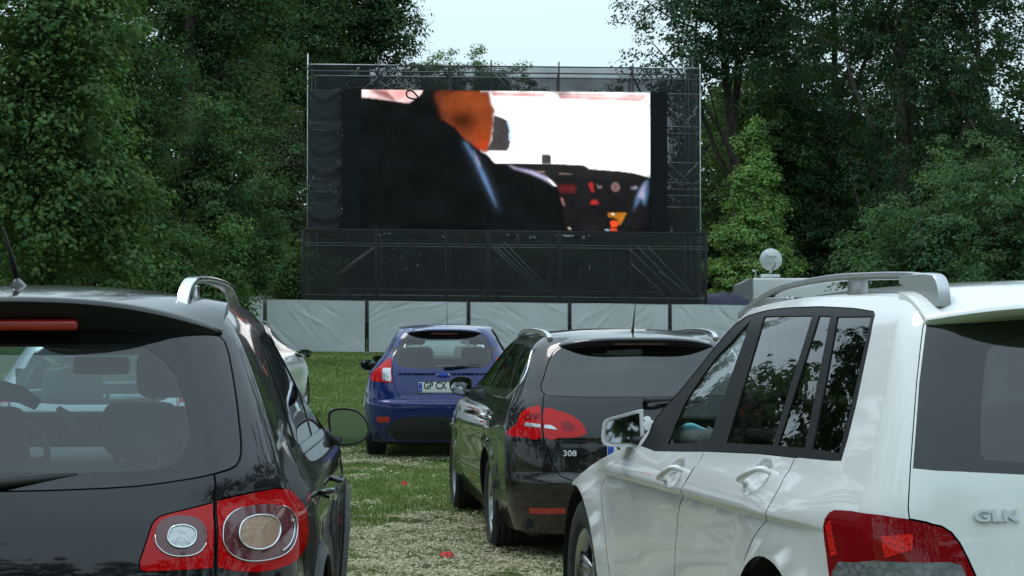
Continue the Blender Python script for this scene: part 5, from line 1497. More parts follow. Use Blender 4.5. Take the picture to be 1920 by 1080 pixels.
tree('bush', 'round mid green bush behind the roof rail of the black SUV', (PXY(370, 56), 56), blob_lobes(0, 2.4, 2.3, 2.7, 1.8, 16, 5), 17000, .18, MID, .10, seed=5, clump=.45, cat='bush')
tree('bush', 'dark low bush left of the screen foot', (PXY(520, 80), 80), blob_lobes(0, 2.0, 2.6, 2.6, 1.8, 14, 6), 11000, .2, MID, .10, seed=6, clump=.5, cat='bush')
tree('dark_tree', 'dark tree between the maple and the tall poplar', (PXY(180, 58), 58), blob_lobes(0, 6.5, 3.4, 7.5, 2.6, 20, 7), 22000, .2, DK, .22, seed=7, clump=.6)
tree('hornbeam_tree', 'dense mid green tree filling the space left of the screen', (PXY(388, 62), 62), blob_lobes(0, 4.2, 2.5, 4.9, 2.2, 20, 16), 22000, .2, (.048, .080, .030), .16, seed=16, clump=.5)
# beyond the screen
for i, (px, py, w_, lab) in enumerate(((815, 100, 2.0, 'small pale tree top above the screen, leftmost'), (868, 92, 1.8, 'pale tree top peeping over the screen rail, second from the left'), (990, 132, 2.6, 'tree top seen through the netting above the middle of the screen'), (1150, 138, 2.4, 'tree top behind the netting above the right half of the screen'), (918, 98, 1.3, 'narrow tree top over the screen, left of its middle'))):
    Y = 128 + 3 * i; z = PZ(py, Y)
    tree('distant_tree', lab, (PXY(px, Y), Y), blob_lobes(0, z - 3.6, w_ * 1.3, 4.2, w_, 14, 40 + i), 8000, .30, (.085, .125, .055), .2, group='tree tops beyond the screen', seed=40 + i, clump=.6, limbs=3)
# right of the screen
tree('poplar_tree', 'tree whose high crown hangs over the right end of the screen', (PXY(1400, 93), 93), blob_lobes(-.8, 18.0, 5.6, 10.0, 3.8, 30, 8), 36000, .28, COOL, .36, seed=8, clump=.8)
tree('linden_tree', 'mid green tree standing close to the right edge of the screen', (PXY(1408, 97), 97), blob_lobes(0, 7.0, 4.4, 7.6, 3.0, 30, 9), 36000, .27, (.058, .098, .030), .26, seed=9, clump=.6)
c_l = [(.25 * math.sin(i * 2.1), .2 * math.cos(i * 1.7), 1.6 + i * .66, (2.35 - i * .16) * (.80 + .40 * (i % 2)), 1.6 - i * .10, .50) for i in range(13)]
tree('young_linden_tree', 'light green young tree of conical shape beside the satellite dish', (PXY(1415, 89), 89), c_l, 42000, .22, (.135, .205, .060), .12, seed=10, clump=.42, per=50, flat_=.7, shell=.6, limbs=18, fork=.1)
tree('poplar_tree', 'large dark tree at the upper right with sky between its limbs', (PXY(1740, 88), 88), blob_lobes(.5, 14.0, 6.2, 13.0, 4.0, 34, 11, .8), 42000, .26, (.030, .054, .024), .42, seed=11, clump=.75, limbs=16, fork=.2,
     holes=((PXY(1880, 88) - PXY(1740, 88), 0, PZ(178, 88), .75), (PXY(1915, 88) - PXY(1740, 88), 0, PZ(205, 88), .6), (PXY(1822, 88) - PXY(1740, 88), 0, PZ(95, 88), .38), (PXY(1790, 88) - PXY(1740, 88), 0, PZ(45, 88), .22), (PXY(1850, 88) - PXY(1740, 88), 0, PZ(40, 88), .25)))
tree('dark_tree', 'dark tree behind the mid green one, right of the screen', (PXY(1570, 97), 97), blob_lobes(0, 11.0, 5.0, 12.0, 3.4, 26, 12), 30000, .26, (.030, .056, .026), .34, seed=12, clump=.75)
tree('hornbeam_tree', 'mid green tree between the light young tree and the big dark one', (PXY(1555, 102), 102), blob_lobes(0, 5.8, 3.6, 6.8, 2.6, 22, 17), 22000, .24, (.040, .070, .030), .2, seed=17, clump=.6)
tree('hazel_bush', 'big dark green bush above the roof of the white SUV', (PXY(1695, 54), 54), blob_lobes(0, 2.5, 2.3, 3.0, 2.0, 18, 13), 20000, .18, (.046, .080, .034), .1, seed=13, clump=.42, per=55, cat='bush')
tree('hazel_bush', 'tall bush with lighter leaf tips at the right edge', (PXY(1850, 58), 58), blob_lobes(0, 3.2, 2.6, 3.9, 2.2, 20, 14), 24000, .18, (.052, .088, .036), .1, seed=14, clump=.42, per=55, cat='bush')
tree('dark_tree', 'dark undergrowth tree low behind the light green young tree', (PXY(1520, 96), 96), blob_lobes(0, 3.6, 4.2, 4.2, 1.8, 16, 15), 13000, .22, (.034, .060, .026), .16, seed=15, clump=.55)


def woodland(name, label, spots, n, size, col, seed):
    """a far or surrounding wood that reads as one mass"""
    r = np.random.default_rng(seed); Vs = []; Ts = []; Cs = []; k = 0
    for (x, y, w_, h) in spots:
        P, tone, ou = crown_points(n, blob_lobes(0, h * .52, w_, h * .52, w_, 12, int(r.integers(1e6))), r, .9, 40, .7)
        P = P + np.array([x, y, 0]); V, T, C = leaves(P, size, r, np.array(col) * r.uniform(1.1, 1.6), .15, out=ou)
        Vs.append(V); Ts.append(T + k); Cs.append(C * np.repeat(tone, 4)[:, None]); k += len(V)
    o = tinted(name, np.concatenate(Vs), np.concatenate(Ts), np.concatenate(Cs), 4, 'leaf'); tag(o, label, 'woodland', kind='stuff')


r_ = np.random.default_rng(5)
woodland('woodland', 'dark wood closing the view behind all the trees', [(x, 120 + 8 * r_.random(), 5.5, 26 + 4 * r_.random()) for x in list(np.arange(-60, -10, 6.5)) + list(np.arange(14, 62, 6.5))]
         + [(x, 104 + 4 * r_.random(), 4.0, 6.5 + 1.5 * r_.random()) for x in np.arange(-22, 26, 4.5)] + [(x, 91 + 2 * r_.random(), 2.6, 4.6 + .6 * r_.random()) for x in np.arange(-11.5, 13, 3.2)], 5000, .40, (.030, .052, .026), 1)
woodland('woodland', 'thick middle rank of trees left and right of the screen', [(x, 109 + 4 * r_.random(), 4.6, 15 + 5 * r_.random()) for x in list(np.arange(-38, -9, 3.4)) + list(np.arange(11.5, 40, 3.4))]
         + [(x, 114 + 2 * r_.random(), 4.4, 8 + 2 * r_.random()) for x in list(np.arange(-40, -6, 3.4)) + list(np.arange(9, 42, 3.4))], 8000, .34, (.028, .050, .026), 3)
woodland('woodland', 'trees round the meadow on both sides of and behind the camera',
         [(-22 - 5 * r_.random(), y, 5, (20 + 8 * r_.random()) if y < 56 else 12 + 2 * r_.random()) for y in np.arange(-26, 84, 5.5)] + [(28 + 6 * r_.random(), y, 5, 20 + 8 * r_.random()) for y in np.arange(-26, 84, 7)] + [(x, -27 - 6 * r_.random(), 5.5, 17 + 5 * r_.random()) for x in np.arange(-20, 28, 6)], 6000, .44, (.042, .070, .030), 2)
# ---------------------------------------------------------------- fence, screen and what stands behind
def wire_mat(name, col, alpha, rough=.9):
    """open netting: partly see-through cloth"""
    m = bpy.data.materials.new(name); m.use_nodes = True
    t = m.node_tree; t.nodes.clear(); o = t.nodes.new('ShaderNodeOutputMaterial'); mi = t.nodes.new('ShaderNodeMixShader')
    tr = t.nodes.new('ShaderNodeBsdfTransparent'); d = t.nodes.new('ShaderNodeBsdfDiffuse'); d.inputs[0].default_value = (*col, 1)
    c = t.nodes.new('ShaderNodeTexCoord'); n = t.nodes.new('ShaderNodeTexNoise'); n.inputs['Scale'].default_value = 1.1; n.inputs['Detail'].default_value = 4
    t.links.new(c.outputs['Object'], n.inputs['Vector'])
    r = t.nodes.new('ShaderNodeMapRange'); r.inputs[1].default_value = .3; r.inputs[2].default_value = .7; r.inputs[3].default_value = alpha - .07; r.inputs[4].default_value = alpha + .07
    t.links.new(n.outputs['Fac'], r.inputs[0]); t.links.new(r.outputs[0], mi.inputs[0]); t.links.new(tr.outputs[0], mi.inputs[1]); t.links.new(d.outputs[0], mi.inputs[2]); t.links.new(mi.outputs[0], o.inputs[0])
    MATS[name] = m


wire_mat('netting', (.034, .037, .040), .67)
wire_mat('netting_dense', (.038, .041, .042), .70)
wire_mat('netting_cloth', (.048, .051, .054), .93)
principled('tarpaulin', (.58, .60, .64), .5, noise=(1.5, .06), bump=(30, .1))
principled('galvanised', (.40, .42, .43), .45, .8, noise=(8, .2))
principled('tube_dark', (.045, .047, .05), .5, .3)
principled('concrete', (.18, .17, .16), .9, noise=(10, .2))
principled('black_panel', (.018, .019, .021), .8, spec=.05)
principled('strap_red', (.30, .02, .02), .7)
principled('tent_blue', (.020, .024, .060), .7)
principled('white_grp', (.70, .72, .72), .4)
principled('grey_grp', (.20, .22, .22), .5)

YF = 75.0


def folds(W, H, seed, n=16, amp=.027):
    """creases pulled across a sheet; returns f(u, w)"""
    r = np.random.default_rng(seed); L = []
    main = r.uniform(.35, 1.0) * r.choice([-1, 1])
    for i in range(n):
        a = main + r.normal() * .25; L.append((r.uniform(0, W), r.uniform(0, H), math.cos(a), math.sin(a), r.uniform(.25, 1.1), r.uniform(.015, .05), amp * r.uniform(.4, 1.2) * r.choice([-1, 1])))
    def f(u, w_):
        z = .02 * np.sin(u * 1.7 + seed) * np.sin(w_ * 2.1 + seed * 2)
        for cx, cy, dx, dy, ln, wd, am in L:
            s = (u - cx) * dx + (w_ - cy) * dy; t = -(u - cx) * dy + (w_ - cy) * dx
            z = z + am * np.exp(-(s / ln) ** 2 - (t / wd) ** 2)
        return z
    return f


def sheet(name, x0, x1, z0, z1, y, fn, mat, parent, nx=70, nz=40, edge=None):
    u, w_ = np.meshgrid(np.linspace(0, x1 - x0, nx), np.linspace(0, z1 - z0, nz), indexing='ij')
    V = np.stack([x0 + u, y - fn(u, w_), z0 + w_], -1).reshape(-1, 3); i = np.arange(nx * nz).reshape(nx, nz)
    Q = np.stack([i[:-1, :-1], i[1:, :-1], i[1:, 1:], i[:-1, 1:]], -1).reshape(-1, 4)
    me = fast_mesh(name, V, Q, 4); me.polygons.foreach_set('use_smooth', np.ones(len(Q), bool))
    return link(name, me, parent, [mat])


JOINTS = [117, 307, 497, 688, 878.5, 1068, 1256, 1444, 1632]
words = ['leftmost white tarpaulin fence panel, mostly behind the black SUV', 'white tarpaulin fence panel just right of the black SUV roof', 'creased white tarpaulin fence panel left of the blue hatchback', 'white tarpaulin fence panel right behind the blue hatchback',
         'white tarpaulin fence panel above the roof of the black estate car, left half', 'white tarpaulin fence panel behind the antenna of the black estate car', 'white tarpaulin fence panel next to the windscreen pillar of the white SUV', 'rightmost white tarpaulin fence panel, hidden by the white SUV']
for i in range(8):
    xa, xb = PXY(JOINTS[i], YF) + .045, PXY(JOINTS[i + 1], YF) - .045
    z = float(gz((xa + xb) / 2, YF)); g = empty('fence_panel', ((xa + xb) / 2, YF, z)); hw = (xb - xa) / 2
    sl_ = -.0115 * hw
    tag(g, words[i], 'fence panel', 'tarpaulin fence panels in front of the screen')
    for s_ in (-1, 1): tube('post', [(s_ * hw, 0, .03), (s_ * hw, 0, 1.94 + .0 * s_)], .023, 'tube_dark', g, 8)
    for zz in (.12, 1.90): tube('rail', [(-hw, 0, zz - sl_), (hw, 0, zz + sl_)], .014, 'galvanised', g, 6)
    f = folds(2 * hw, 1.8, 50 + i)
    t_ = sheet('tarpaulin', -hw + .03, hw - .03, .07, 1.89, -.03, f, 'tarpaulin', g)
    sh = Matrix(((1, 0, 0, 0), (0, 1, 0, 0), (-.0115, 0, 1, 0), (0, 0, 0, 1))); t_.data.transform(sh)
    rbox('coupling', (-hw - .045, -.005, 1.2), (.10, .03, .10), 'tube_dark', g, .01, 2)
    rbox('foot_block', (-hw - .045, 0, .05), (.24, .55, .10), 'concrete', g, .02)

# the screen and its scaffold; Z(px) tilts with the ground
YS = 79.0
def SXp(px): return PXY(px, YS)
def SZp(py, px=945): return PZ(py, YS)
sc = empty('screen_scaffold', (0, YS, 0)); tag(sc, 'tall tube scaffold wrapped in black netting that carries the big screen', 'scaffold')


def bar(name, a, b, r, mat, par=sc, n=7): return tube(name, [a, b], r, mat, par, n)


tilt = lambda px: -(px - 945) * .0105                                  # picture rows fall slightly to the right
def P3(px, py, dy=0.): return (SXp(px), dy, SZp(py + (px - 945) * .0105))
UP = [577, 709, 842, 921, 1048, 1187, 1299, 1313]
for px in UP:
    for dy in (.0, 1.6, 3.0):
        bar('upright', (SXp(px), dy, 0), P3(px, {577: 104, 709: 108, 842: 128, 921: 112, 1048: 114, 1187: 116, 1299: 102, 1313: 116}[px] if dy == 0 else 128, dy), .03, 'galvanised' if dy == 0 and px in (577, 1313) else 'tube_dark')
for py, mt, a, b in ((124, 'galvanised', 575, 745), (124, 'tube_dark', 745, 1203), (124, 'galvanised', 1203, 1315), (136, 'galvanised', 577, 1313)):
    for dy in ((0.,) if py == 124 else (0., 1.6)): bar('ledger', P3(a, py, dy), P3(b, py, dy), .028, mt)
for py in (170, 232, 245, 300, 338, 350, 362, 384):
    for a, b in ((577, 642), (1252, 1313)): bar('ledger', P3(a, py, .5), P3(b, py, .5), .022, 'galvanised')
for a, b, c_, d in ((709, 140, 675, 168), (709, 150, 735, 168), (925, 130, 958, 168), (930, 128, 985, 170), (1185, 130, 1160, 150), (1190, 130, 1240, 175), (1256, 195, 1312, 240), (1256, 215, 1290, 250), (1256, 300, 1312, 350), (1256, 320, 1285, 345), (1312, 190, 1270, 260), (1312, 300, 1272, 340), (640, 400, 590, 430)):
    bar('brace', P3(a, b, .8), P3(c_, d, .8), .022, 'galvanised')
for px in (1270, 1282, 1292, 1302): bar('brace', P3(px, 175, 2.6), P3(px + 8, 432, 2.6), .03, 'tube_dark')
for px in (700, 830, 1187): bar('brace', P3(px, 126, 1.2), P3(px + 30, 170, 2.8), .04, 'tube_dark')
bm_ = bmesh.new(); bm_.free()
# netting: over the top, down both sides
def net(px0, px1, py0, py1, dy, seed, mat='netting', n=8, amp=.10, droop=False):
    x0, x1 = SXp(px0), SXp(px1); z0, z1 = SZp(py1), SZp(py0)
    if droop:
        r = np.random.default_rng(seed); L = [(r.uniform(0, z1 - z0), r.uniform(.2, 1.3), r.uniform(.05, .14), r.uniform(.02, .055)) for _ in range(n * 2)]
        def f(u, w_):
            z = 0 * u; wd = x1 - x0
            for zz, sag, th, am in L:
                cz = zz - sag * (4 * (u / wd) * (1 - u / wd) - .5) * .6 * (1 - .5 * u / wd)
                z = z + am * np.exp(-((w_ - cz) / th) ** 2)
            return z
    else: f = folds(x1 - x0, z1 - z0, seed, n, amp)
    o = sheet('netting', x0, x1, z0, z1, dy, f, mat, sc, 60, 50)
    o.data.transform(Matrix(((1, 0, 0, 0), (0, 1, 0, 0), (-.0105, 0, 1, 0), (0, 0, 0, 1)))); return o
net(577, 1313, 126, 169, -.06, 1, 'netting', 6, .05)
net(577, 1313, 126, 172, 3.1, 2, 'netting', 6, .05)
net(577, 641, 168, 432, -.06, 3, 'netting_cloth', 12, droop=True)
net(1252, 1312, 168, 432, -.06, 4, 'netting_dense', 9, .09)
net(577, 1313, 172, 434, 3.1, 5, 'netting_dense', 6, .05)

# the lower deck in front, also netted
ld = empty('scaffold_base', (0, YS - 1.0, 0)); tag(ld, 'low wide scaffold base with black netting under the big screen', 'scaffold')
YB = YS - 1.0
def B3(px, py, dy=0.): return (PXY(px, YB), dy, PZ(py + (px - 945) * .0105, YB))
for px, rr_ in ((568, .05), (590, .03), (706, .07), (712, .03), (836, .06), (843, .03), (914, .08), (919, .03), (1028, .03), (1035, .03), (1049, .07), (1054, .03), (1185, .03), (1147, .025), (1288, .03), (1300, .03), (1312, .03), (1324, .05)):
    bar('upright', (PXY(px, YB), 0 if rr_ > .04 else .9, 0), B3(px, 434, 0 if rr_ > .04 else .9), rr_, 'tube_dark', ld)
for py, mt, r0 in ((433, 'tube_dark', .05), (437, 'tube_dark', .03), (452, 'tube_dark', .02), (458, 'galvanised', .018), (463, 'galvanised', .022), (545, 'tube_dark', .035), (556, 'galvanised', .03), (562, 'tube_dark', .05)):
    bar('ledger', B3(568, py, .5), B3(1324, py, .5), r0, mt, ld)
for a, b, c_, d in ((922, 462, 1010, 545), (928, 460, 1018, 545), (936, 456, 1026, 546), (944, 452, 1036, 546), (1185, 490, 1247, 548), (1180, 462, 1270, 548), (1196, 458, 1288, 548), (1215, 456, 1304, 550), (700, 466, 607, 540), (704, 460, 600, 540), (1238, 505, 1300, 550)):
    bar('brace', B3(a, b, .7), B3(c_, d, .7), .022, 'galvanised', ld)
for a, b, c_, d in ((922, 546, 938, 564), (910, 546, 893, 562), (640, 546, 665, 562), (695, 546, 675, 562), (1150, 556, 1180, 548), (1200, 562, 1175, 550)):
    bar('brace', B3(a, b, .4), B3(c_, d, .4), .03, 'tube_dark', ld)
for px in (773, 871, 967, 650): bar('strap', B3(px, 446, .45), B3(px + 2, 466, .45), .02, 'strap_red', ld)
def netb(px0, px1, py0, py1, dy, seed, mat, n=8, amp=.05):
    x0, x1 = PXY(px0, YB), PXY(px1, YB); f = folds(x1 - x0, 2.4, seed, n, amp)
    o = sheet('netting', x0, x1, PZ(py1, YB), PZ(py0, YB), dy, f, mat, ld, 80, 30); o.data.transform(Matrix(((1, 0, 0, 0), (0, 1, 0, 0), (-.0105, 0, 1, 0), (0, 0, 0, 1))))
netb(566, 1326, 432, 566, -.1, 11, 'netting_dense', 10)
netb(566, 1326, 434, 566, 3.6, 12, 'netting', 10)

# ---- the screen: cabinets and the picture it shows
led = empty('video_screen', (0, YS - .35, 0)); tag(led, 'large black video screen showing a film scene inside a cockpit', 'screen')
YL = YS - .35
def L3(px, py, dy=0.): return (PXY(px, YL), dy, PZ(py + (px - 945) * .0105, YL))
x0, x1 = 641, 1252
for i in range(10):
    for j in range(5):
        a = x0 + (x1 - x0) * i / 10; b = x0 + (x1 - x0) * (i + 1) / 10; c_ = 169.5 + 263 * j / 5; d = 169.5 + 263 * (j + 1) / 5
        p0, p1 = L3(a, c_), L3(b, d); w_ = p1[0] - p0[0]; h_ = p0[2] - p1[2]
        rbox('cabinet', ((p0[0] + p1[0]) / 2, .10, (p0[2] + p1[2]) / 2), (w_ - .006, .16, h_ - .006), 'black_panel', led, 0)


# the film frame: one colour per light point, soft as a picture is soft
PIC = [
    ([(676,170),(1220,170),(1220,431),(676,431)], (.0052,.0062,.0068), 1.4),
    ([(900,170),(1219.5,170),(1219.5,331),(1190,323),(1165,319.5),(1105,316),(1095,309),(1040,307),(927,307),(900,285)], (1.35,1.35,1.35), 0.8),
    ([(678,170.5),(794,170.5),(790,178),(766,197),(730,191),(678,186)], (0.95,0.68,0.66), 0.9),
    ([(690,170.5),(725,170.5),(746,192),(735,191)], (0.3,0.12,0.11), 2.5),
    ([(725,170.5),(778,170.5),(748,190)], (0.85,0.42,0.42), 1.6),
    ([(678,184),(766,195),(790,179),(820,179),(836,240),(678,240)], (.0052,.0062,.0068), 1.4),
    ([(793,170.5),(823,170.5),(824,200),(780,200)], (.0052,.0062,.0068), 1.4),
    ([(922,171),(1024,172),(1020,180.5),(924,179)], (0.95,0.68,0.66), 0.9),
    ([(922,173.5),(1021,175.5),(1019,179.5),(924,178)], (0.85,0.42,0.42), 1.6),
    ([(1046,173),(1211,175),(1207,184),(1200,187.5),(1120,185),(1049,183)], (0.85,0.42,0.42), 1.6),
    ([(1050,174.5),(1208,177),(1205,182),(1052,179.5)], (0.95,0.68,0.66), 0.9),
    ([(822,170.5),(917,170.5),(920,182),(922,195),(929,206.5),(926,216),(927,230),(922,262),(914,286),(905,285),(870,262),(852,240),(832,226),(826,202),(818,183)], (.245,.052,.015), 2.2),
    ([(822,170.5),(838,170.5),(836,200),(842,222),(870,258),(852,240),(832,226),(826,202),(818,183)], (0.24,0.055,0.02), 5),
    ([(822,170.5),(829,170.5),(828,200),(835,224),(832,226),(826,202),(818,183)], (0.11,0.03,0.016), 4),
    ([(914,286),(905,285),(880,270),(900,272),(915,262)], (0.42,0.05,0.018), 4),
    ([(926,216),(942,221),(952,226),(957,240),(958,258),(955,276),(950,283),(912,282),(922,262)], (0.062,0.055,0.06), 1.0),
    ([(953,227),(958,240),(959,258),(957,266),(954,262),(955,244),(950,228)], (0.55,0.8,1.0), 1.0),
    ([(830,226),(852,240),(870,262),(905,286),(914,289),(929,307),(1010,320),(1040,342),(1055,368),(1062,431),(800,431),(760,260)], (.0052,.0062,.0068), 1.4),
    ([(929,306.5),(1040,306.5),(1095,308.5),(1105,315.5),(1165,319),(1190,322.5),(1219,330.5),(1219,431),(1060,431),(1052,366),(1040,343),(1000,320)], (.012,.012,.013), 1.2),
    ([(1015,307),(1015,292),(1018,288),(1029,288),(1033,292),(1033,307)], (0.062,0.055,0.06), 1.0),
    ([(862,262),(880,268),(898,293),(914,325),(928,360),(940,400),(926,390),(904,345),(884,305)], (0.022,0.032,0.05), 5),
    ([(868,265),(876,270),(892,293),(908,325),(922,360),(933,392),(926,380),(908,342),(890,304)], (0.1,0.19,0.34), 2.2),
    ([(885,278),(892,290),(902,314),(897,308)], (0.42,0.4,0.58), 1.8),
    ([(950,307),(968,314),(1000,320),(1026,331),(1043,347),(1038,347),(1018,334),(992,324),(964,316)], (0.42,0.4,0.58), 1.8),
    ([(1025,332),(1036,339),(1044,348),(1037,346)], (1.35,1.35,1.35), 0.8),
    ([(1051,368),(1055,372),(1059,386),(1055,380)], (0.85,0.42,0.42), 1.6),
    ([(1000,319.5),(1022,320),(1022,322.5),(1000,322)], (0.22,0.15,0.14), 1.0),
    ([(1048,323),(1072,324),(1072,326.5),(1048,325.5)], (0.22,0.15,0.14), 1.0),
    ([(1104,342),(1110,339),(1114,344),(1112,350),(1115,356),(1110,359),(1105,350)], (0.45,0.03,0.03), 1.2),
    ([(1118,343),(1125,347),(1130,344),(1128,351),(1121,351)], (0.22,0.15,0.14), 1.0),
    (oval((1154,348),8,9,18,2), (0.22,0.15,0.14), 1.0),
    (oval((1154,348),3,5,10,2), (0.14,0.018,0.02), 2.5),
    ([(1183,351),(1187,348),(1196,347),(1193,352)], (0.42,0.4,0.58), 1.8),
    ([(1106,381),(1110,374),(1116,372),(1121,375),(1123,381)], (0.45,0.03,0.03), 1.2),
    ([(1048,345),(1078,345),(1078,360),(1050,360)], (0.14,0.018,0.02), 2.5),
    ([(1216,331),(1217,350),(1213,372),(1209,385),(1202,371),(1192,384),(1188,394),(1193,366),(1203,345)], (0.1,0.19,0.34), 2.2),
    ([(1214,334),(1209,354),(1208,372),(1202,368),(1196,366),(1204,347)], (0.42,0.4,0.58), 1.8),
    ([(1140,397),(1175,397),(1166,415),(1162,421),(1157,410),(1150,405),(1146,406),(1140,404)], (0.55,0.2,0.02), 1.0),
    ([(1146,397.5),(1152,397.5),(1152,401),(1147,401)], (1.35,1.35,1.35), 0.8),
    ([(1144,414),(1148,411),(1160,413),(1160,418),(1156,423),(1146,423)], (1.2,0.12,0.036), 1.0),
    ([(1146,425),(1155,426),(1158,431),(1144,431)], (1.2,0.12,0.036), 1.0),
    ([(1134,428),(1140,427),(1144,431),(1135,431)], (0.55,0.8,1.0), 1.0),
    ([(1065,425),(1070,425),(1071,430),(1066,430)], (0.95,0.68,0.66), 0.9),
]


def blur(a, sg):
    k = np.exp(-.5 * (np.arange(-int(3 * sg) - 1, int(3 * sg) + 2) / sg) ** 2); k /= k.sum(); m = len(k) // 2
    a = np.pad(a, m, mode='edge')
    a = np.apply_along_axis(lambda v: np.convolve(v, k, 'valid'), 0, a); return np.apply_along_axis(lambda v: np.convolve(v, k, 'valid'), 1, a)


GX, GY = np.meshgrid(np.linspace(676, 1220, 364), np.linspace(169.6, 431.5, 176), indexing='ij')
IMG = np.zeros((364, 176, 3)) + np.array([.0052, .0062, .0068])
for pts, col_, sg in PIC:
    ins = np.zeros(GX.shape, bool); pl = np.array(pts)
    for (xa, ya), (xb, yb) in zip(pl, np.roll(pl, -1, 0)):
        if ya != yb: ins ^= ((ya > GY) != (yb > GY)) & (GX < (xb - xa) * (GY - ya) / (yb - ya) + xa)
    mk_ = blur(ins.astype(float), max(sg / 1.5, .45))[..., None]
    IMG = IMG * (1 - mk_) + np.array(col_) * mk_
# the dark ear in the lit head, folds in the jacket, the fall-off over the instrument panel
hd = np.exp(-((GX - 868) / 26) ** 2 - ((GY - 226) / 20) ** 2)[..., None] * (IMG[..., :1] > 2.2 * IMG[..., 2:3]); IMG *= 1 - .72 * hd
hd = (np.exp(-((GX - 905) / 16) ** 2 - ((GY - 262) / 22) ** 2)[..., None]) * (IMG[..., :1] > 2.2 * IMG[..., 2:3]) * np.array([.10, .0, -.004]); IMG += hd
rp_ = np.random.default_rng(9); nzz = blur(rp_.random(GX.shape), 9); nzz = (nzz - nzz.mean()) / nzz.std(); nz2 = blur(rp_.random(GX.shape), 2.2); nz2 = (nz2 - nz2.mean()) / nz2.std()
IMG *= np.clip(1 + .16 * nzz + .06 * nz2, .4, 1.6)[..., None]
IMG += (.010 * np.exp(-((GX - 1130) / 120) ** 2 - ((GY - 318) / 16) ** 2))[..., None]
IMG = np.clip(IMG, .0035, 1.4)
vi = np.stack([np.array([L3(px, py, .012) for py in GY[0]]) for px in GX[:, 0]]).reshape(-1, 3)
ii = np.arange(GX.size).reshape(GX.shape); QQ = np.stack([ii[:-1, :-1], ii[:-1, 1:], ii[1:, 1:], ii[1:, :-1]], -1).reshape(-1, 4)
m_ = bpy.data.materials.new('film_frame'); m_.use_nodes = True; t_ = m_.node_tree; b_ = t_.nodes['Principled BSDF']; b_.inputs['Base Color'].default_value = (.004, .004, .004, 1); b_.inputs['Specular IOR Level'].default_value = 0
at_ = t_.nodes.new('ShaderNodeAttribute'); at_.attribute_name = 'tint'; t_.links.new(at_.outputs['Color'], b_.inputs['Emission Color']); b_.inputs['Emission Strength'].default_value = 1.
MATS['film_frame'] = m_
tinted('film_picture', vi, QQ, IMG.reshape(-1, 3), 4, 'film_frame', led)
tube('cord_loop', [L3(px, py, -.06) for px, py in curve([(762, 178), (764, 172.5), (772, 172), (779, 178), (784, 186), (774, 187), (765, 184)], True, 4)], .035, 'black_panel', led, 6, closed=True)

# ---- behind the fence: motorhome with a dish, a dark tent, a pale trailer
YM = 84.0
mh = empty('motorhome', (PXY(1500, YM), YM, float(gz(11, YM)))); tag(mh, 'white motorhome with a satellite dish on its roof behind the fence', 'motorhome')
wx = lambda px: PXY(px, YM) - PXY(1500, YM)
zt = PZ(519, YM) - float(gz(11, YM))
rbox('body', ((wx(1412) + wx(1640)) / 2, 1.2, zt / 2 + .2), (wx(1640) - wx(1412), 2.2, zt - .5), 'white_grp', mh, .08)
V, F = loft([[(wx(1385), y, .5), (wx(1385), y, zt - .95 - .0), (wx(1386), y, zt - .32), (wx(1410), y, zt - .06), (wx(1414), y, zt - .06), (wx(1414), y, .5)] for y in (.15, 2.25)])
sharp(mesh('cab_hood', V, F, 'grey_grp', mh), 30)
rbox('window', (wx(1480), .09, zt - 1.1), (1.1, .04, .55), 'trim_black', mh, .02)
rbox('roof_box', (wx(1449), .8, zt + .05), (.75, .6, .14), 'white_grp', mh, .05)
for px in (1425, 1590): V, F = lathe_vf([(-.1, .0001), (-.1, .33), (.1, .33), (.1, .0001)], 24); o = mesh('wheel', [(x + wx(px), y + .3, z + .33) for x, y, z in V], F, 'tyre', mh)
ds = empty('satellite_dish', (PXY(1449, YM), YM + .5, PZ(486, YM))); tag(ds, 'round white satellite dish on the motorhome roof', 'satellite dish')
dr = .455
prof = [(.16 * (q / dr) ** 2 - .0, q) for q in np.linspace(.001, dr, 9)]
V, F = lathe_vf([(-p[0] + .0, p[1]) for p in prof][::-1] + [(-p[0] + .02, p[1]) for p in prof], 36)
mesh('reflector', [(x, -y - .06, z) for x, y, z in V], F, 'white_grp', ds)
tube('mast', [(0, .12, -.1), (0, .12, -.55)], .05, 'white_grp', ds, 8); tube('feed_arm', [(.03, .05, -.44), (.10, -.35, -.30), (.12, -.42, -.16)], .018, 'plastic_black', ds, 6)
rbox('feed_head', (.125, -.44, -.10), (.08, .12, .07), 'white_grp', ds, .02)
mw = Matrix(((1, 0, 0, -.27), (0, 0, -1, -.235), (0, 1, 0, .03), (0, 0, 0, 1)))
text_mesh('lettering', 'Oyster', .175, 'tube_dark', ds, mw, .004, sx=.95)
tube('roof_vent_pipe', [(wx(1420), .6, zt - .1), (wx(1420), .6, zt + .22)], .03, 'galvanised', mh, 6); rbox('vent_cap', (wx(1417), .6, zt + .25), (.14, .1, .08), 'white_grp', mh, .02)
tt = empty('dome_tent', (PXY(1345, YM), YM - 2, 0)); tag(tt, 'dark blue tent top between the screen foot and the white SUV', 'tent')
zz = PZ(548, YM - 2)
V = []; n_ = 20
rings = [[(rr2 * 1.25 * math.cos(a), rr2 * 1.25 * math.sin(a), h2 * zz) for a in [2 * math.pi * k / n_ for k in range(n_)]] for rr2, h2 in ((1.25, 0), (1.22, .35), (1.1, .68), (.82, .88), (.45, .97), (.05, 1.0))]
V, F = loft(rings); mesh('tent_cloth', V, F, 'tent_blue', tt)
for a in (.4, 1.97, 3.5, 5.1): tube('pole', [(rr2 * 1.26 * math.cos(a), rr2 * 1.26 * math.sin(a), h2 * zz + .01) for rr2, h2 in ((1.25, 0), (1.22, .35), (1.1, .68), (.82, .88), (.45, .97), (.05, 1.0))], .012, 'tube_dark', tt, 6)
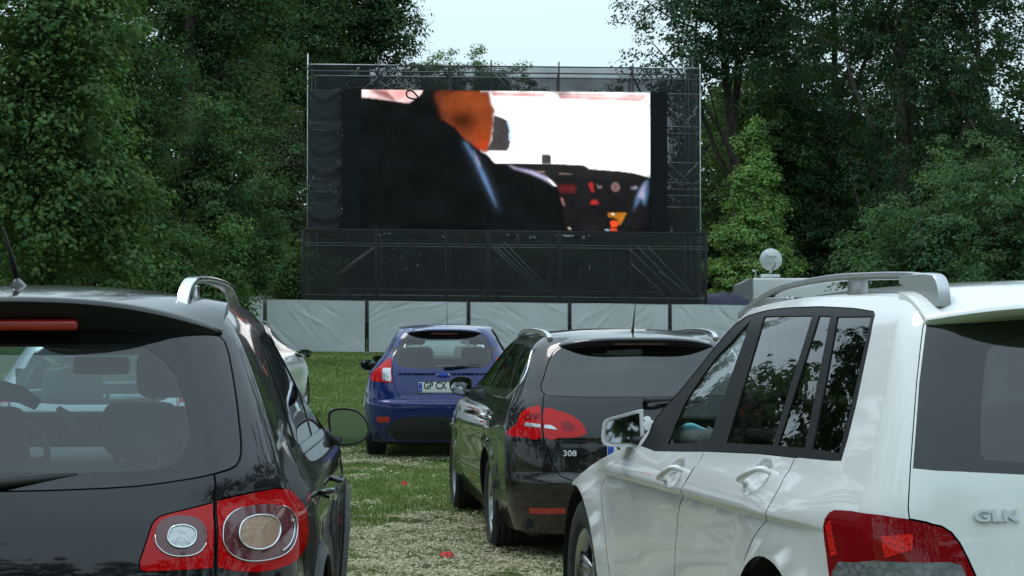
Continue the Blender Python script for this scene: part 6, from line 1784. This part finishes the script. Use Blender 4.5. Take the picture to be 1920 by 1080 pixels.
tl = empty('white_trailer', (PXY(500, 82), 82, float(gz(-9.7, 82)))); tag(tl, 'long low white trailer behind the fence, left of the screen', 'trailer')
zt2 = PZ(552, 82) - float(gz(-9.7, 82))
rbox('box', (0, 0, zt2 / 2 + .25), (3.2, 1.9, zt2 - .5), 'white_grp', tl, .04); rbox('roof_edge', (0, 0, zt2 - .02), (3.26, 1.96, .05), 'galvanised', tl, .01)
for s_ in (-.5, .5): V, F = lathe_vf([(-.1, .0001), (-.1, .3), (.1, .3), (.1, .0001)], 20); mesh('wheel', [(x + s_, y - .9, z + .3) for x, y, z in V], F, 'tyre', tl)

# ---------------------------------------------------------------- small things
principled('red_paper', (.45, .03, .03), .8)
for i, (px, py, lab) in enumerate(((840, 1055, 'crumpled red scrap lying in the cut grass nearest the camera'), (757, 917, 'small red scrap in the green grass left of the black estate car'))):
    Y = 1.57 * 3900 / (py - 585); r = np.random.default_rng(i + 3)
    q = curve([(.055 * (1 if i == 0 else .6) * math.cos(a) * r.uniform(.5, 1.2), .05 * (1 if i == 0 else .6) * math.sin(a) * r.uniform(.5, 1.2)) for a in np.linspace(0, 2 * math.pi, 9)[:-1]], True, 2)
    n_ = len(q); V = [(x, y, .03 + .03 * r.random()) for x, y in q] + [(x * .5, y * .5, .055 + .02 * r.random()) for x, y in q] + [(0, 0, .07)]
    F = [(k, (k + 1) % n_, n_ + (k + 1) % n_, n_ + k) for k in range(n_)] + [(n_ + k, n_ + (k + 1) % n_, 2 * n_) for k in range(n_)]
    o = mesh('paper_scrap', V, F, 'red_paper', None, False); o.location = (PXY(px, Y), Y, 0); tag(o, lab, 'litter', 'red scraps in the grass')

# ---- what lies inside the cars
jk = empty('turquoise_jacket', (PXY(40, 7.35), 7.35, PZ(735, 7.35))); tag(jk, 'turquoise jacket over the front seat of the black SUV, seen through its rear window', 'jacket')
Yj = 7.35
def J(px, py, dy=0.): return (PXY(px, Yj) - PXY(40, Yj), dy, PZ(py, Yj) - PZ(735, Yj))
tube('shoulder', [J(-60, 752), J(-25, 736), J(10, 732, -.02), J(45, 741, -.02), J(72, 760)], [.03, .035, .035, .03, .02], 'cyan_cloth', jk, 8, sq=.45, up=(0, 1, 0))
tube('sleeve', [J(112, 764, -.03), J(128, 778, -.04), J(146, 802, -.04), J(163, 826, -.03)], [.010, .020, .014, .008], 'cyan_cloth', jk, 7, sq=.4, up=(0, 1, 0))
tube('sleeve', [J(120, 804, -.03), J(126, 822, -.03)], [.006, .014], 'cyan_cloth', jk, 6, sq=.4, up=(0, 1, 0))
Yk = 8.75
mk = empty('face_mask', (PXY(1302, Yk), Yk, PZ(806, Yk))); tag(mk, 'light blue face mask on the dashboard of the white SUV', 'face mask')
V = []; F = []
for i in range(9):
    for j in range(4): V.append(((i - 4) * .014, -.02 * math.cos((i - 4) * .35) + .006 * (j % 2), (j - 1.5) * .012 + .012 * math.sin(i * .6)))
for i in range(8):
    for j in range(3): F.append((i * 4 + j, i * 4 + j + 1, i * 4 + j + 5, i * 4 + j + 4))
o = mesh('pleated_cloth', V, F, 'mask_cyan', mk); so = o.modifiers.new('thickness', 'SOLIDIFY'); so.thickness = .002
for s_ in (-1, 1): tube('ear_loop', [(s_ * .056, 0, .014), (s_ * .085, .01, 0), (s_ * .056, 0, -.016)], .0018, 'plate_white', mk, 5)
